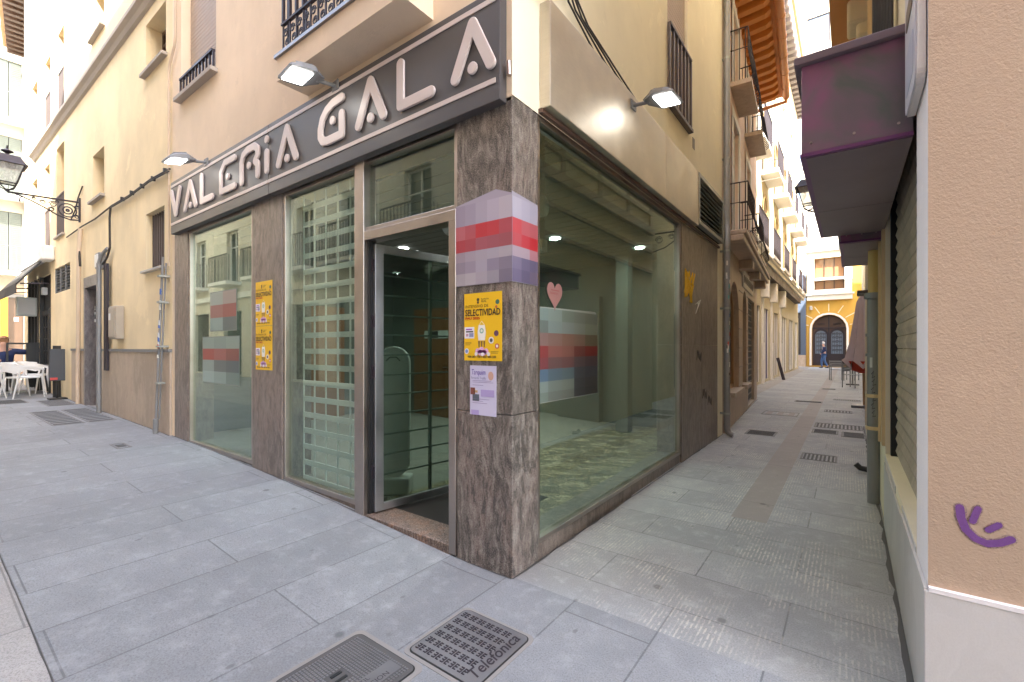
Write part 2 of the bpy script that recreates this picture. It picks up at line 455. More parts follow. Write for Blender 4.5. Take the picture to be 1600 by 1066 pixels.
def mat_glass(name, tint, ior=1.5, boost=1.0, rough=0.0, haze=0.0, hazec=(.4, .5, .45)):
    t = NT(name); t.n.remove(t.b)
    tr = t.n.new('ShaderNodeBsdfTransparent'); tr.inputs[0].default_value = tint + (1,)
    gl = t.n.new('ShaderNodeBsdfGlossy'); gl.inputs['Roughness'].default_value = rough; gl.inputs['Color'].default_value = (.85, .95, .9, 1)
    lw = t.n.new('ShaderNodeLayerWeight'); lw.inputs['Blend'].default_value = .5
    pw = t.n.new('ShaderNodeMath'); pw.operation = 'POWER'; pw.inputs[1].default_value = 4.0; t.l(lw.outputs['Facing'], pw.inputs[0])
    ml = t.n.new('ShaderNodeMath'); ml.operation = 'MULTIPLY_ADD'; ml.use_clamp = True; ml.inputs[1].default_value = .9; ml.inputs[2].default_value = .04 * boost
    t.l(pw.outputs[0], ml.inputs[0])
    df = t.n.new('ShaderNodeBsdfDiffuse'); df.inputs[0].default_value = hazec + (1,)
    m0 = t.n.new('ShaderNodeMixShader')
    nz = t.ramp(t.noise(t.map((1, 1, .35), rot=(.3, .2, 0)), 5, 8, .75, 1.0), [(.35, haze * .3), (.55, haze), (.72, min(1, haze * 3))])
    t.l(nz, m0.inputs[0]); t.l(tr.outputs[0], m0.inputs[1]); t.l(df.outputs[0], m0.inputs[2])
    m1 = t.n.new('ShaderNodeMixShader')
    t.l(ml.outputs[0], m1.inputs[0]); t.l(m0.outputs[0], m1.inputs[1]); t.l(gl.outputs[0], m1.inputs[2])
    t.l(m1.outputs[0], t.out.inputs[0])
mat_glass('shop_glass', (.80, .87, .83), 1.5, 1.5, 0, .018, (.25, .32, .28))
mat_glass('side_glass', (.76, .84, .79), 1.5, 2.3, 0, .015, (.25, .32, .28))
mat_glass('clear_glass', (.52, .60, .55), 1.5, 1.0, 0, .02, (.3, .36, .33))
mat_glass('lantern_glass', (.9, .9, .88), 1.5, 1, .1, .5, (.8, .8, .78))
def mat_win(name, c):
    t = NT(name); t.col(c).set(Roughness=.06); t.b.inputs['Specular IOR Level'].default_value = .8
mat_win('window_dark', (.045, .04, .04)); mat_win('window_blue', (.18, .24, .32)); mat_win('window_brown', (.10, .06, .04))
mat_win('window_warm', (.30, .17, .09))
def mat_emit(name, c, s):
    t = NT(name); t.b.inputs['Emission Color'].default_value = c + (1,); t.b.inputs['Emission Strength'].default_value = s
    t.col((.8, .8, .8))
mat_emit('led', (1, .97, .92), 1.6); mat_emit('spot_led', (.95, 1, .97), 3)

# ------------------------------------------------------------------ ground
def gz(x): return .31 * (1 - math.exp((x + .35) / 4.6)) if x < -.35 else 0.0
def sheet(name, x0, x1, y0, y1, dz, mat, step=.5, kind='structure'):
    mb = MB()
    xs = [-25 + i * .5 for i in range(50)] + [-.35, x1]
    for a, b in zip(xs, xs[1:]):
        mb.poly([(a, y0, gz(a) + dz), (b, y0, gz(b) + dz), (b, y1, gz(b) + dz), (a, y1, gz(a) + dz)])
    o = mb.build(name, mat, origin=(0, 0, 0), weld=True); o['kind'] = kind; return o
mb = MB()
xs = [-90, -60, -40, -30, -24, -20, -16, -13, -10, -8, -6.5, -5, -4, -3, -2, -1, -.35, 10, 60]
for a, b in zip(xs, xs[1:]):
    mb.poly([(a, -60, gz(a) - .012), (b, -60, gz(b) - .012), (b, 120, gz(b) - .012), (a, 120, gz(a) - .012)])
mb.build('ground', 'ground_base', origin=(0, 0, 0), weld=True)['kind'] = 'structure'
sheet('street_pavement', -25, 14, -1.83, 0.02, 0, 'paving_front')
sheet('street_centre_paving', -25, 14, -5.4, -1.836, 0, 'paving_centre')
mb = MB()
for x0, x1, y0, y1 in ((0.0, 2.0, .02, 1.9), (-1.2, .85, 1.9, 36.9), (1.11, 2.5, 1.9, 36.9)):
    mb.poly([(x0, y0, 0), (x1, y0, 0), (x1, y1, 0), (x0, y1, 0)])
mb.build('alley_pavement', 'paving_alley', origin=(0, 0, 0))['kind'] = 'structure'
mb = MB(); mb.poly([(.85, 1.9, 0), (1.11, 1.9, 0), (1.11, 36.9, 0), (.85, 36.9, 0)])
mb.build('drainage_strip_paving', 'paving_strip', origin=(0, 0, 0))['kind'] = 'structure'

# dark grimy paving joint, with contact shade at the wall bases painted in
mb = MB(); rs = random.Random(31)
def edge_strip(pts, wmin, wmax, h=.0025):
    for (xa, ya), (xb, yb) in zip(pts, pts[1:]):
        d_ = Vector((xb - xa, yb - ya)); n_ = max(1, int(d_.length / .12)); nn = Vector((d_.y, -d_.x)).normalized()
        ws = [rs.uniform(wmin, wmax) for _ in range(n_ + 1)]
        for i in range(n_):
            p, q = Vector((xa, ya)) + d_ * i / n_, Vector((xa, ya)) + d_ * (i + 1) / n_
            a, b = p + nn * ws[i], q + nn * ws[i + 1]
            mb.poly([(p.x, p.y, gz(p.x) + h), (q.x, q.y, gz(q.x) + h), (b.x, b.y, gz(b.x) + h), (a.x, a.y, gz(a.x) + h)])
edge_strip([(-17, -.03), (-5.7, -.03)], .004, .02); edge_strip([(-5.62, .0), (0.0, .0)], .004, .016)
edge_strip([(0, 0), (0, 5.7)], .005, .02); edge_strip([(1.856, 8.0), (1.856, 0)], .006, .03); edge_strip([(0, 5.8), (-.35, 11.6)], .005, .02)
edge_strip([(-17, -1.833), (3, -1.833)], .002, .006)
mb.build('edge_grime_and_shade', 'cover_slot', origin=(0, 0, 0))['kind'] = 'structure'

# ------------------------------------------------------------------ generic pieces
def railing(mb, F, u0, u1, z0, z1, d, n=None, r=.008, gap=.11, mid=None):
    mb.fb(F, u0, u1, z1 - .025, z1, d - .02, d + .02)
    mb.fb(F, u0, u1, z0, z0 + .02, d - .012, d + .012)
    if mid: mb.fb(F, u0, u1, mid, mid + .015, d - .01, d + .01)
    n = n or max(2, int((u1 - u0) / gap))
    for i in range(n + 1):
        u = u0 + (u1 - u0) * i / n
        mb.fb(F, u - r, u + r, z0 + .02, z1 - .025, d - r, d + r)
def scroll(mb, F, u, z, s, d, r=.006):
    pts = [F.P(u + s * (1 - .6 * i / 14) * math.cos(i * .65), z + s * (1 - .6 * i / 14) * math.sin(i * .65), d) for i in range(15)]
    mb.tube(pts, r, 5)
def window_unit(F, bld, u0, u1, z0, z1, dep, glass='window_dark', frame='frame_dark', arched=False, mull=1, tr=.3, fw=.05):
    """glazed window set back in its opening; returns the part"""
    mb = MB()
    if arched:
        o = arch(u0, u1, z0, z1); i_ = arch(u0 + fw, u1 - fw, z0 + fw, z1 - fw)
        mb.wall(F, o, [i_], .03, -dep + .03)
    else:
        mb.fb(F, u0, u0 + fw, z0, z1, -dep, -dep + .04); mb.fb(F, u1 - fw, u1, z0, z1, -dep, -dep + .04)
        mb.fb(F, u0 + fw, u1 - fw, z0, z0 + fw, -dep, -dep + .04); mb.fb(F, u0 + fw, u1 - fw, z1 - fw, z1, -dep, -dep + .04)
    for k in range(mull):
        u = u0 + (u1 - u0) * (k + 1) / (mull + 1)
        mb.fb(F, u - .02, u + .02, z0 + fw, z1 - fw * 1.3, -dep + .001, -dep + .045)
    if tr: 
        z = z1 - (z1 - z0) * tr
        mb.fb(F, u0 + fw, u1 - fw, z - .018, z + .018, -dep + .002, -dep + .041)
    w = mb.build('window', frame, bld)
    g = MB(); o = arch(u0 + .01, u1 - .01, z0 + .01, z1 - .01) if arched else rect(u0 + .01, u1 - .01, z0 + .01, z1 - .01)
    g.prism(o, F.P, -dep - .02, -dep - .005)
    g.build('pane', glass, w)
    return w
def sill(F, bld, u0, u1, z, d=.07, h=.05, mat='cement'):
    MB().fb(F, u0 - .06, u1 + .06, z - h, z, -.05, d).build('sill', mat, bld, bevel=.004)
def body(mb, x0, x1, y0, y1, z0, z1, skip=''):
    """plain closed sides of a building behind its modelled facades"""
    if 'S' not in skip: mb.poly([(x0, y0, z0), (x1, y0, z0), (x1, y0, z1), (x0, y0, z1)])
    if 'N' not in skip: mb.poly([(x0, y1, z0), (x1, y1, z0), (x1, y1, z1), (x0, y1, z1)])
    if 'W' not in skip: mb.poly([(x0, y0, z0), (x0, y1, z0), (x0, y1, z1), (x0, y0, z1)])
    if 'E' not in skip: mb.poly([(x1, y0, z0), (x1, y1, z0), (x1, y1, z1), (x1, y0, z1)])
    mb.poly([(x0, y0, z1), (x1, y0, z1), (x1, y1, z1), (x0, y1, z1)])

# ------------------------------------------------------------------ corner building with the empty shop
B = thing('corner_building', (-2.8, 3, 0), 'peach and yellow corner building with empty glazed shop clad in dark granite', 'building')
TOP = 13.0
# upper street facade
mb = MB()
mb.wall(FS, [(-5.70, 2.90), (-.0, 2.90), (0, TOP), (-5.70, TOP)],
        [rect(-5.38, -4.29, 4.64, 6.9), rect(-2.0, -1.0, 3.9, 6.3), rect(-5.38, -4.29, 8.4, 10.4), rect(-2.0, -1.0, 8.0, 10.4)], .28)
mb.fb(FS, -5.70, -5.62, 0, 2.90, -.3, 0)
mb.build('wall', 'stucco_peach', B)
mb = MB()
mb.wall(FE, [(0, 2.93), (5.70, 2.93), (5.70, TOP), (0, TOP)],
        [rect(2.93, 3.72, 4.15, 6.4), rect(2.93, 3.72, 8.2, 10.2)], .22, d=0)
body(mb, -5.70, 0, 0, 5.70, 2.8, TOP, 'SE')
mb.poly([(0, 5.70, 0), (-5.7, 5.70, 0), (-5.7, 5.70, 2.8), (0, 5.70, 2.8)])
mb.build('wall', 'stucco_yellow', B)['label'] = 'pale yellow wall along the alley'
# roller blinds + rails on upper windows
def blind(F, u0, u1, z0, z1, dep, mat, parent=B):
    mb = MB(); z = z0; mb.fb(F, u0, u1, z0, z1, -dep - .03, -dep - .012)
    while z < z1 - .02:
        mb.fb(F, u0 + .01, u1 - .01, z + .004, z + .046, -dep - .012, -dep); z += .05
    return mb.build('roller_blind', mat, parent)
blind(FS, -5.37, -4.30, 4.66, 6.88, .10, 'blind_brown'); blind(FS, -5.37, -4.30, 8.4, 10.4, .10, 'blind_brown')
mb = MB(); railing(mb, FS, -5.34, -4.31, 4.66, 4.88, .02, 10, .010); mb.build('window_railing', 'iron_dark', B)
sill(FS, B, -5.36, -4.30, 4.64, .08)
window_unit(FS, B, -2.0, -1.0, 3.9, 6.3, .22)
window_unit(FS, B, -2.0, -1.0, 8.0, 10.4, .22)
blind(FE, 2.94, 3.71, 4.17, 6.38, .03, 'blind_brown'); blind(FE, 2.94, 3.71, 8.22, 10.18, .03, 'blind_brown')
mb = MB(); railing(mb, FE, 2.90, 3.76, 4.16, 5.03, .03, 6, .014); mb.build('window_railing', 'slat_brown', B)
sill(FE, B, 2.93, 3.72, 4.15, .06, .04, 'slat_brown')
# small dark weep opening
MB().fb(FE, 3.95, 4.05, 4.0, 4.14, 0, .004).build('wall_hole', 'wood_dark', B)
# balcony over the sign
mb = MB(); mb.fb(FS, -2.29, -.68, 3.67, 3.86, -.1, .28)
bal = mb.build('balcony', 'stucco_peach', B); bal['label'] = 'shallow balcony slab above the sign'
MB().fb(FS, -2.31, -.66, 3.862, 3.89, -.1, .30).build('balcony_edge', 'steel_grey', bal)
mb = MB(); d = .245
for i in range(15):
    u = -2.25 + i * .108
    mb.fb(FS, u - .011, u + .011, 4.16, 4.85, d - .011, d + .011)
    mb.fb(FS, u - .006, u + .006, 3.92, 4.16, d - .006, d + .006)
for i in range(14):
    u = -2.25 + i * .108 + .054
    scroll(mb, FS, u - .012, 4.075, .036, d); scroll(mb, FS, u + .012, 3.985, .036, d)
for z in (3.915, 4.15, 4.85): mb.fb(FS, -2.27, -.72, z, z + .018, d - .014, d + .014)
for s_ in (-2.26, -.73):
    for k in range(3): mb.fb(FS, s_ - .008, s_ + .008, 3.92, 4.85, .03 + k * .08, .046 + k * .08)
mb.build('railing', 'iron_dark', bal)

# granite pillars
def pillar(F, u0, u1, z0, z1, d0=-.3, d1=0, mat='granite_dark', lab=None):
    o = MB().fb(F, u0, u1, z0, z1, d0, d1).build('granite_pillar', mat, B, bevel=.003)
    if lab: o['label'] = lab
    return o
pillar(FS, -5.62, -5.16, 0, 2.90, mat='granite_rosy')
pillar(FS, -3.38, -2.765, 0, 2.90, mat='granite_rosy')
mb = MB()
for z0, z1 in ((0, .985), (.989, 1.88), (1.884, 2.925)): mb.box(-.455, 0.0, 0.0, .29, z0, z1)
mb.build('granite_pillar', 'granite_dark', B, bevel=.004)['label'] = 'corner pillar of polished grey brown granite'
mb = MB()
for z0, z1 in ((-.02, 1.43), (1.434, 2.93)):
    for y0, y1 in ((3.47, 4.42), (4.424, 5.36)): mb.box(-.3, 0, y0, y1, z0, z1)
mb.build('granite_panel', 'granite_rosy', B, bevel=.002)['label'] = 'granite wall panel at the alley end of the shop'
mb = MB(); mb.box(-.3, 0, 5.36, 5.70, 0, 2.93); mb.build('wall_pier', 'stucco_yellow', B)
# granite kerb under windows
mb = MB()
mb.box(-5.16, -3.38, .02, .3, 0, .17); mb.box(-2.765, -1.56, .02, .3, 0, .115); mb.box(-.28, -.015, .29, 3.47, -.02, .10)
mb.build('plinth', 'granite_rosy', B)
MB().box(-1.44, -.52, -.01, .24, 0, .075).build('threshold', 'threshold', B, bevel=.004)
MB().box(-1.44, -.52, .24, 1.25, .03, .064).build('door_mat', 'mat_black', B)

def shop_window(F, u0, u1, z0, z1, glass, fw=.045, d=-.03, mid=None, label=None):
    mb = MB()
    mb.fb(F, u0, u0 + fw, z0, z1, d - .05, d + .02); mb.fb(F, u1 - fw, u1, z0, z1, d - .05, d + .02)
    mb.fb(F, u0 + fw, u1 - fw, z0, z0 + fw, d - .05, d + .02); mb.fb(F, u0 + fw, u1 - fw, z1 - fw, z1, d - .05, d + .018)
    w = mb.build('shop_window', 'steel', B, bevel=.003)
    MB().fb(F, u0 + fw - .005, u1 - fw + .005, z0 + fw - .005, z1 - fw + .005, d - .022, d - .010).build('pane', glass, w)
    if label: w['label'] = label
    return w
shop_window(FS, -5.16, -3.38, .17, 2.90, 'shop_glass', label='left plate glass window under the first letters of the sign')
shop_window(FS, -2.765, -1.565, .115, 2.90, 'shop_glass', label='middle plate glass window with a roller grille behind')
shop_window(FS, -1.50, -.455, 2.32, 2.90, 'shop_glass', .035, label='glass transom above the open door')
sw = shop_window(FE, .29, 3.47, .10, 2.935, 'side_glass', .035, label='wide plate glass window facing the alley')
# door frame
mb = MB()
mb.fb(FS, -1.565, -1.45, 0.03, 2.90, -.10, .015); mb.fb(FS, -.52, -.457, 0.02, 2.32, -.10, .012)
mb.fb(FS, -1.45, -.457, 2.245, 2.318, -.10, .013)
mb.build('door_frame', 'steel', B, bevel=.003)
MB().fb(FS, -1.45, -1.425, .06, 2.245, -.09, -.02).build('door_rebate', 'black', B)
# open door leaf, hinged left, swung inwards
hx, hy = -1.405, .05; ex, ey = -1.27, .93
FD = Fac(hx, hy, ex - hx, ey - hy, ey - hy, -(ex - hx)); L = math.hypot(ex - hx, ey - hy)
mb = MB()
mb.fb(FD, 0, .075, .09, 2.225, -.02, .02); mb.fb(FD, L - .06, L, .09, 2.225, -.02, .02)
mb.fb(FD, .075, L - .06, .09, .15, -.02, .02); mb.fb(FD, .075, L - .06, 2.16, 2.225, -.02, .02)
door = mb.build('door', 'steel_grey', B, bevel=.003); door['label'] = 'glass door with horizontal steel bars swung inwards'
MB().fb(FD, .07, L - .055, .145, 2.165, -.004, .004).build('pane', 'clear_glass', door)
mb = MB()
for i in range(11):
    z = .36 + i * .163; mb.tube([FD.P(.07, z, -.035), FD.P(L - .05, z, -.035)], .008, 6)
mb.fb(FD, .545, .565, .15, 2.16, -.05, -.02)
mb.build('security_bars', 'galvanised', door)
for z in (.35, 1.15, 1.55, 2.0):
    mb = MB(); mb.tube([(hx - .02, hy + .0, z), (hx - .02, hy + .0, z + .11)], .014, 8); mb.box(hx - .035, hx + .01, hy - .012, hy + .004, z + .01, z + .1)
    mb.build('hinge', 'iron_dark', door)
# dark soffit under the sign and header behind it
MB().box(-5.62, -.46, .0, .12, 2.9, 2.93).build('header', 'frame_dark', B)
mb = MB(); mb.box(-.12, .03, .29, 5.38, 2.936, 2.964)
mb.build('header', 'header_brown', B)

# metal fascia over the alley window
mb = MB()
for y0, y1 in ((.30, 2.62), (2.624, 3.93)):
    mb.box(0.002, .085, y0, y1, 2.965, 3.66)
fas = mb.build('metal_fascia', 'steel_panel', B, bevel=.006); fas['label'] = 'brushed steel fascia box above the alley window'
mb = MB(); mb.box(0.002, .03, 3.935, 5.37, 3.0, 3.66)
vg = mb.build('ventilation_grille', 'black', B)
mb = MB()
mb.box(.03, .09, 3.935, 3.985, 3.0, 3.66); mb.box(.03, .09, 5.32, 5.37, 3.0, 3.66); mb.box(.03, .09, 3.985, 5.32, 3.0, 3.05); mb.box(.03, .09, 3.985, 5.32, 3.61, 3.66)
for i in range(9):
    z = 3.075 + i * .06
    mb.hexa([(.035, 3.985, z + .03), (.08, 3.985, z), (.08, 5.32, z), (.035, 5.32, z + .03), (.035, 3.985, z + .036), (.084, 3.985, z + .006), (.084, 5.32, z + .006), (.035, 5.32, z + .036)])
mb.build('louvre', 'galvanised', vg)

# shop interior
mb = MB()
mb.box(-5.6, -.32, .31, 5.3, .02, .062); mb.build('floor', 'marble_floor', B)
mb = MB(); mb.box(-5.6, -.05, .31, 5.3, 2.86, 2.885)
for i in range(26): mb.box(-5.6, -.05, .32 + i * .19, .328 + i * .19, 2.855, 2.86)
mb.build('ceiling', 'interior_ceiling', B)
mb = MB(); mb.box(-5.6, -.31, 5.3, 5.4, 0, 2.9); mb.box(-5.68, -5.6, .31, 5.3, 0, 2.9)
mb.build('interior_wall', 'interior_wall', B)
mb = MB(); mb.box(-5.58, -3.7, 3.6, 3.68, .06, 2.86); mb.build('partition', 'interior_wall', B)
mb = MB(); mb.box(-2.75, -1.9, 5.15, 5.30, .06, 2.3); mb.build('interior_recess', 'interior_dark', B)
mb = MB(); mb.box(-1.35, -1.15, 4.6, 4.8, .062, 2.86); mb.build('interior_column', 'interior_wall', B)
mb = MB(); mb.box(-.9, -.42, 5.22, 5.297, .062, 2.1)
ido = mb.build('interior_door', 'white_plastic', B)
mb = MB(); mb.box(-4.9, -3.9, 3.54, 3.597, .062, 2.1); idw = mb.build('interior_door', 'wood', B); idw['label'] = 'brown wooden door at the back of the shop'
mb = MB(); mb.box(-5.59, -5.54, 1.6, 2.5, .062, 2.1); idw = mb.build('interior_door', 'wood', B)
mb = MB(); mb.tube([(-4.0, 3.52, 1.05), (-4.12, 3.52, 1.05)], .012, 6); mb.build('handle', 'steel', idw)
for x, y in ((-1.0, 1.6), (-2.4, 1.4), (-1.5, 3.0), (-3.6, 2.2), (-2.8, 3.8), (-4.8, 1.2), (-.8, 4.2)):
    mb = MB(); mb.lathe([(.0, 0), (.05, 0), (.065, .004), (.07, .012)], (x, y, 2.842), 16); mb.build('ceiling_spotlight', 'spot_led', B)
    ld = bpy.data.lights.new('spotlight_light', 'AREA'); ld.shape = 'DISK'; ld.size = .12; ld.energy = 1.6; ld.color = (.93, 1, .95)
    lo = bpy.data.objects.new('spotlight_light', ld); COL.objects.link(lo); lo.parent = B; lo.location = Vector((x, y, 2.83)) - WL[B]
# display plinth + roller grille behind the middle window
mb = MB()
y = .10
for i in range(18):
    z = .14 + i * .15
    mb.box(-2.55, -1.62, y - .006, y + .006, z, z + .048)
    for k in range(6):
        xx = -2.545 + k * .187 + (.0 if i % 2 else .0)
        mb.box(xx - .007, xx + .007, y - .005, y + .005, z + .045, z + .15)
mb.build('roller_grille', 'white_plastic', B)['label'] = 'see-through steel roller grille behind the middle window'
# ghosts of the same grille roll above the door
mb = MB(); mb.tube([(-1.42, .9, 2.55), (-.35, .9, 2.55)], .09, 14); mb.build('grille_roll', 'galvanised', B)
# drop beam inside, behind door
mb = MB(); mb.box(-1.40, -.40, .96, 1.04, 2.2, 2.3); mb.build('grille_rail', 'steel', B)

# security gate inside the door
G = thing('security_gate', (-1.74, .52, .062), 'tall rounded pale security gate panel standing inside the shop doorway', 'security gate')
FGt = Fac(-1.74, .52, .804, .595, .595, -.804)
mb = MB(); mb.prism(stroke([(0, .36), (0, 1.26)], .30, 9), FGt.P, -.03, .03); mb.build('panel', 'white_plastic', G, bevel=.012)
mb = MB(); mb.prism(stroke([(-.06, 1.28), (-.03, 1.31), (.03, 1.31), (.06, 1.28)], .012), FGt.P, .031, .034); mb.build('recess_line', 'grey_plastic', G)
MB().fb(FGt, -.16, .16, .062, .22, -.10, .10).build('foot', 'white_plastic', G, bevel=.02)
# notice strip inside
mb = MB(); mb.cur = (.55, .57, .54); mb.box(-4.6, -4.0, 3.525, 3.535, 1.56, 1.70)
mb.cur = (.03, .03, .03); mb.box(-4.45, -4.25, 3.520, 3.5245, 1.57, 1.69)
tag(mb.build('notice', 'print'), 'small black and white notice strip on the wooden door inside the shop', 'notice')

# ------------------------------------------------------------------ shop sign
class SignFac(Fac):
    def P(s, u, z, d=0.0): return Fac.P(s, 1.0239 * u - .0391, 1.0239 * z - .0335, d - .05)
FG_ = SignFac(0, 0, 1, 0, 0, -1)
S = thing('shop_sign', (-2.7, -.06, 2.85), 'long dark grey fascia sign reading VALERIA GALA in raised pale letters', 'sign')
mb = MB()
mb.fb(FG_, -5.36, -2.783, 2.85, 3.51, 0.051, .12); mb.fb(FG_, -2.778, .0, 2.85, 3.51, 0.051, .12)
mb.build('sign_board', 'sign_board', S, bevel=.004)
mb = MB()
for z in (2.955, 3.435):
    mb.fb(FG_, -5.345, -2.785, z, z + .03, .1205, .126); mb.fb(FG_, -2.775, -.03, z, z + .03, .1205, .126)
mb.build('stripe', 'sign_letter', S)
Z0, Z1 = 3.075, 3.365; LW = .074
def letter(u0, u1, paths, dots=(), w=LW):
    mb = MB()
    s_ = Z1 - Z0
    a = u0 + w / 2; b = u1 - w / 2
    for p in paths:
        q = [(a + (b - a) * x, Z0 + s_ * y) for x, y in p]
        mb.prism(stroke(q, w), FG_.P, .122, .142)
    for x, y in dots: mb.prism(disc(a + (b - a) * x, Z0 + s_ * y, w * .5), FG_.P, .122, .142)
    mb.build('letter', 'sign_letter', S, bevel=.005)
LA = ([[(0, 0), (.5, 1), (1, 0)]], [(.5, .07)])
letter(-5.33, -4.97, [[(0, 1), (.5, 0), (1, 1)]], w=.08)
letter(-4.87, -4.47, *LA, w=.076)
letter(-4.37, -4.0, [[(0, 1), (0, 0), (1, 0)]])
letter(-3.84, -3.44, [[(1, 1), (.3, 1), (0, .72), (0, 0), (1, 0)]], [(.52, .45)], w=.068)
letter(-3.35, -2.93, [[(0, 0), (0, .66), (.12, .9), (.4, 1), (.82, 1), (1, .86), (1, .66), (.86, .5), (1, .36), (1, 0)]], [(.46, .45)])
letter(-2.825, -2.745, [[(.5, 0), (.5, .58)]], [(.5, 1.0)], w=.072)
letter(-2.60, -2.22, *LA)
letter(-1.90, -1.53, [[(1, 1), (.6, .97), (.3, .86), (.1, .68), (0, .42), (0, .2), (.12, .04), (.32, 0), (1, 0), (1, .56)]], [(.58, .5)], w=.07)
letter(-1.385, -1.015, *LA)
letter(-.90, -.525, [[(0, 1), (0, 0), (1, 0)]])
letter(-.38, -.02, *LA)

# ------------------------------------------------------------------ floodlights
def floodlight(base, n, label, tilt=-.22, L_=.40):
    """base point on wall, n = outward horizontal dir"""
    T = thing('floodlight', base, label, 'floodlight', 'floodlights over the shop')
    b = Vector(base); n = Vector((n[0], n[1], 0)); s = Vector((-n.y, n.x, 0))
    f = (n + Vector((0, 0, tilt))).normalized(); up = s.cross(f); 
    if up.z < 0: up = -up
    def P(a, c, h): return b + f * a + s * c + up * h
    mb = MB(); mb.tube([b, P(.06, 0, .0), P(.16, 0, .0)], .016, 8); mb.hexa([b + n * -.0 + s * q * .05 + Vector((0, 0, r_)) for q, r_ in ((-1, -.04), (1, -.04), (1, .04), (-1, .04))] + [b + n * .012 + s * q * .05 + Vector((0, 0, r_)) for q, r_ in ((-1, -.04), (1, -.04), (1, .04), (-1, .04))])
    mb.build('bracket', 'grey_plastic', T)
    mb = MB()
    sec = [(.12, .06, .012, .0), (.18, .10, .045, -.012), (.22, .145, .058, -.016), (L_ * .8, .15, .05, -.016), (L_, .13, .012, -.016), (L_ + .012, .12, -.004, -.014)]
    rings = []
    for a, w, h, lo in sec: rings.append([P(a, -w, lo), P(a, w, lo), P(a, w * .9, h * .55), P(a, w * .6, h), P(a, -w * .6, h), P(a, -w * .9, h * .55)])
    bidx = len(mb.v)
    for r_ in rings: mb.v += [tuple(p) for p in r_]
    for i in range(len(rings) - 1):
        for k in range(6):
            j = (k + 1) % 6; mb.f.append((bidx + i * 6 + k, bidx + i * 6 + j, bidx + i * 6 + 6 + j, bidx + i * 6 + 6 + k)); mb.c.append(mb.cur)
    mb.f.append(tuple(bidx + k for k in range(6))); mb.c.append(mb.cur)
    mb.f.append(tuple(bidx + (len(rings) - 1) * 6 + k for k in range(6))); mb.c.append(mb.cur)
    for k in range(5):
        c = -.06 + k * .03
        mb.hexa([P(.21, c - .003, .05), P(.21, c + .003, .05), P(.34, c + .003, .045), P(.34, c - .003, .045), P(.21, c - .003, .075), P(.21, c + .003, .075), P(.34, c + .003, .06), P(.34, c - .003, .06)])
    mb.build('housing', 'grey_plastic', T)
    mb = MB(); a0, a1, w = .235, L_ - .012, .105
    mb.hexa([P(a0, -w, -.026), P(a0, w, -.026), P(a1, w, -.026), P(a1, -w, -.026), P(a0, -w, -.0165), P(a0, w, -.0165), P(a1, w, -.0165), P(a1, -w, -.0165)])
    mb.build('lens', 'led', T)
floodlight((-4.36, -.071, 3.55), (0, -1), 'leftmost grey floodlight on the sign, lit, beside the first letters')
floodlight((-1.74, -.071, 3.54), (-.12, -.99), 'lit grey floodlight above the middle of the sign, under the balcony', -.1)
floodlight((.0851, 1.70, 3.56), (.99, -.06), 'lit grey floodlight on the steel fascia facing the alley', -.12)

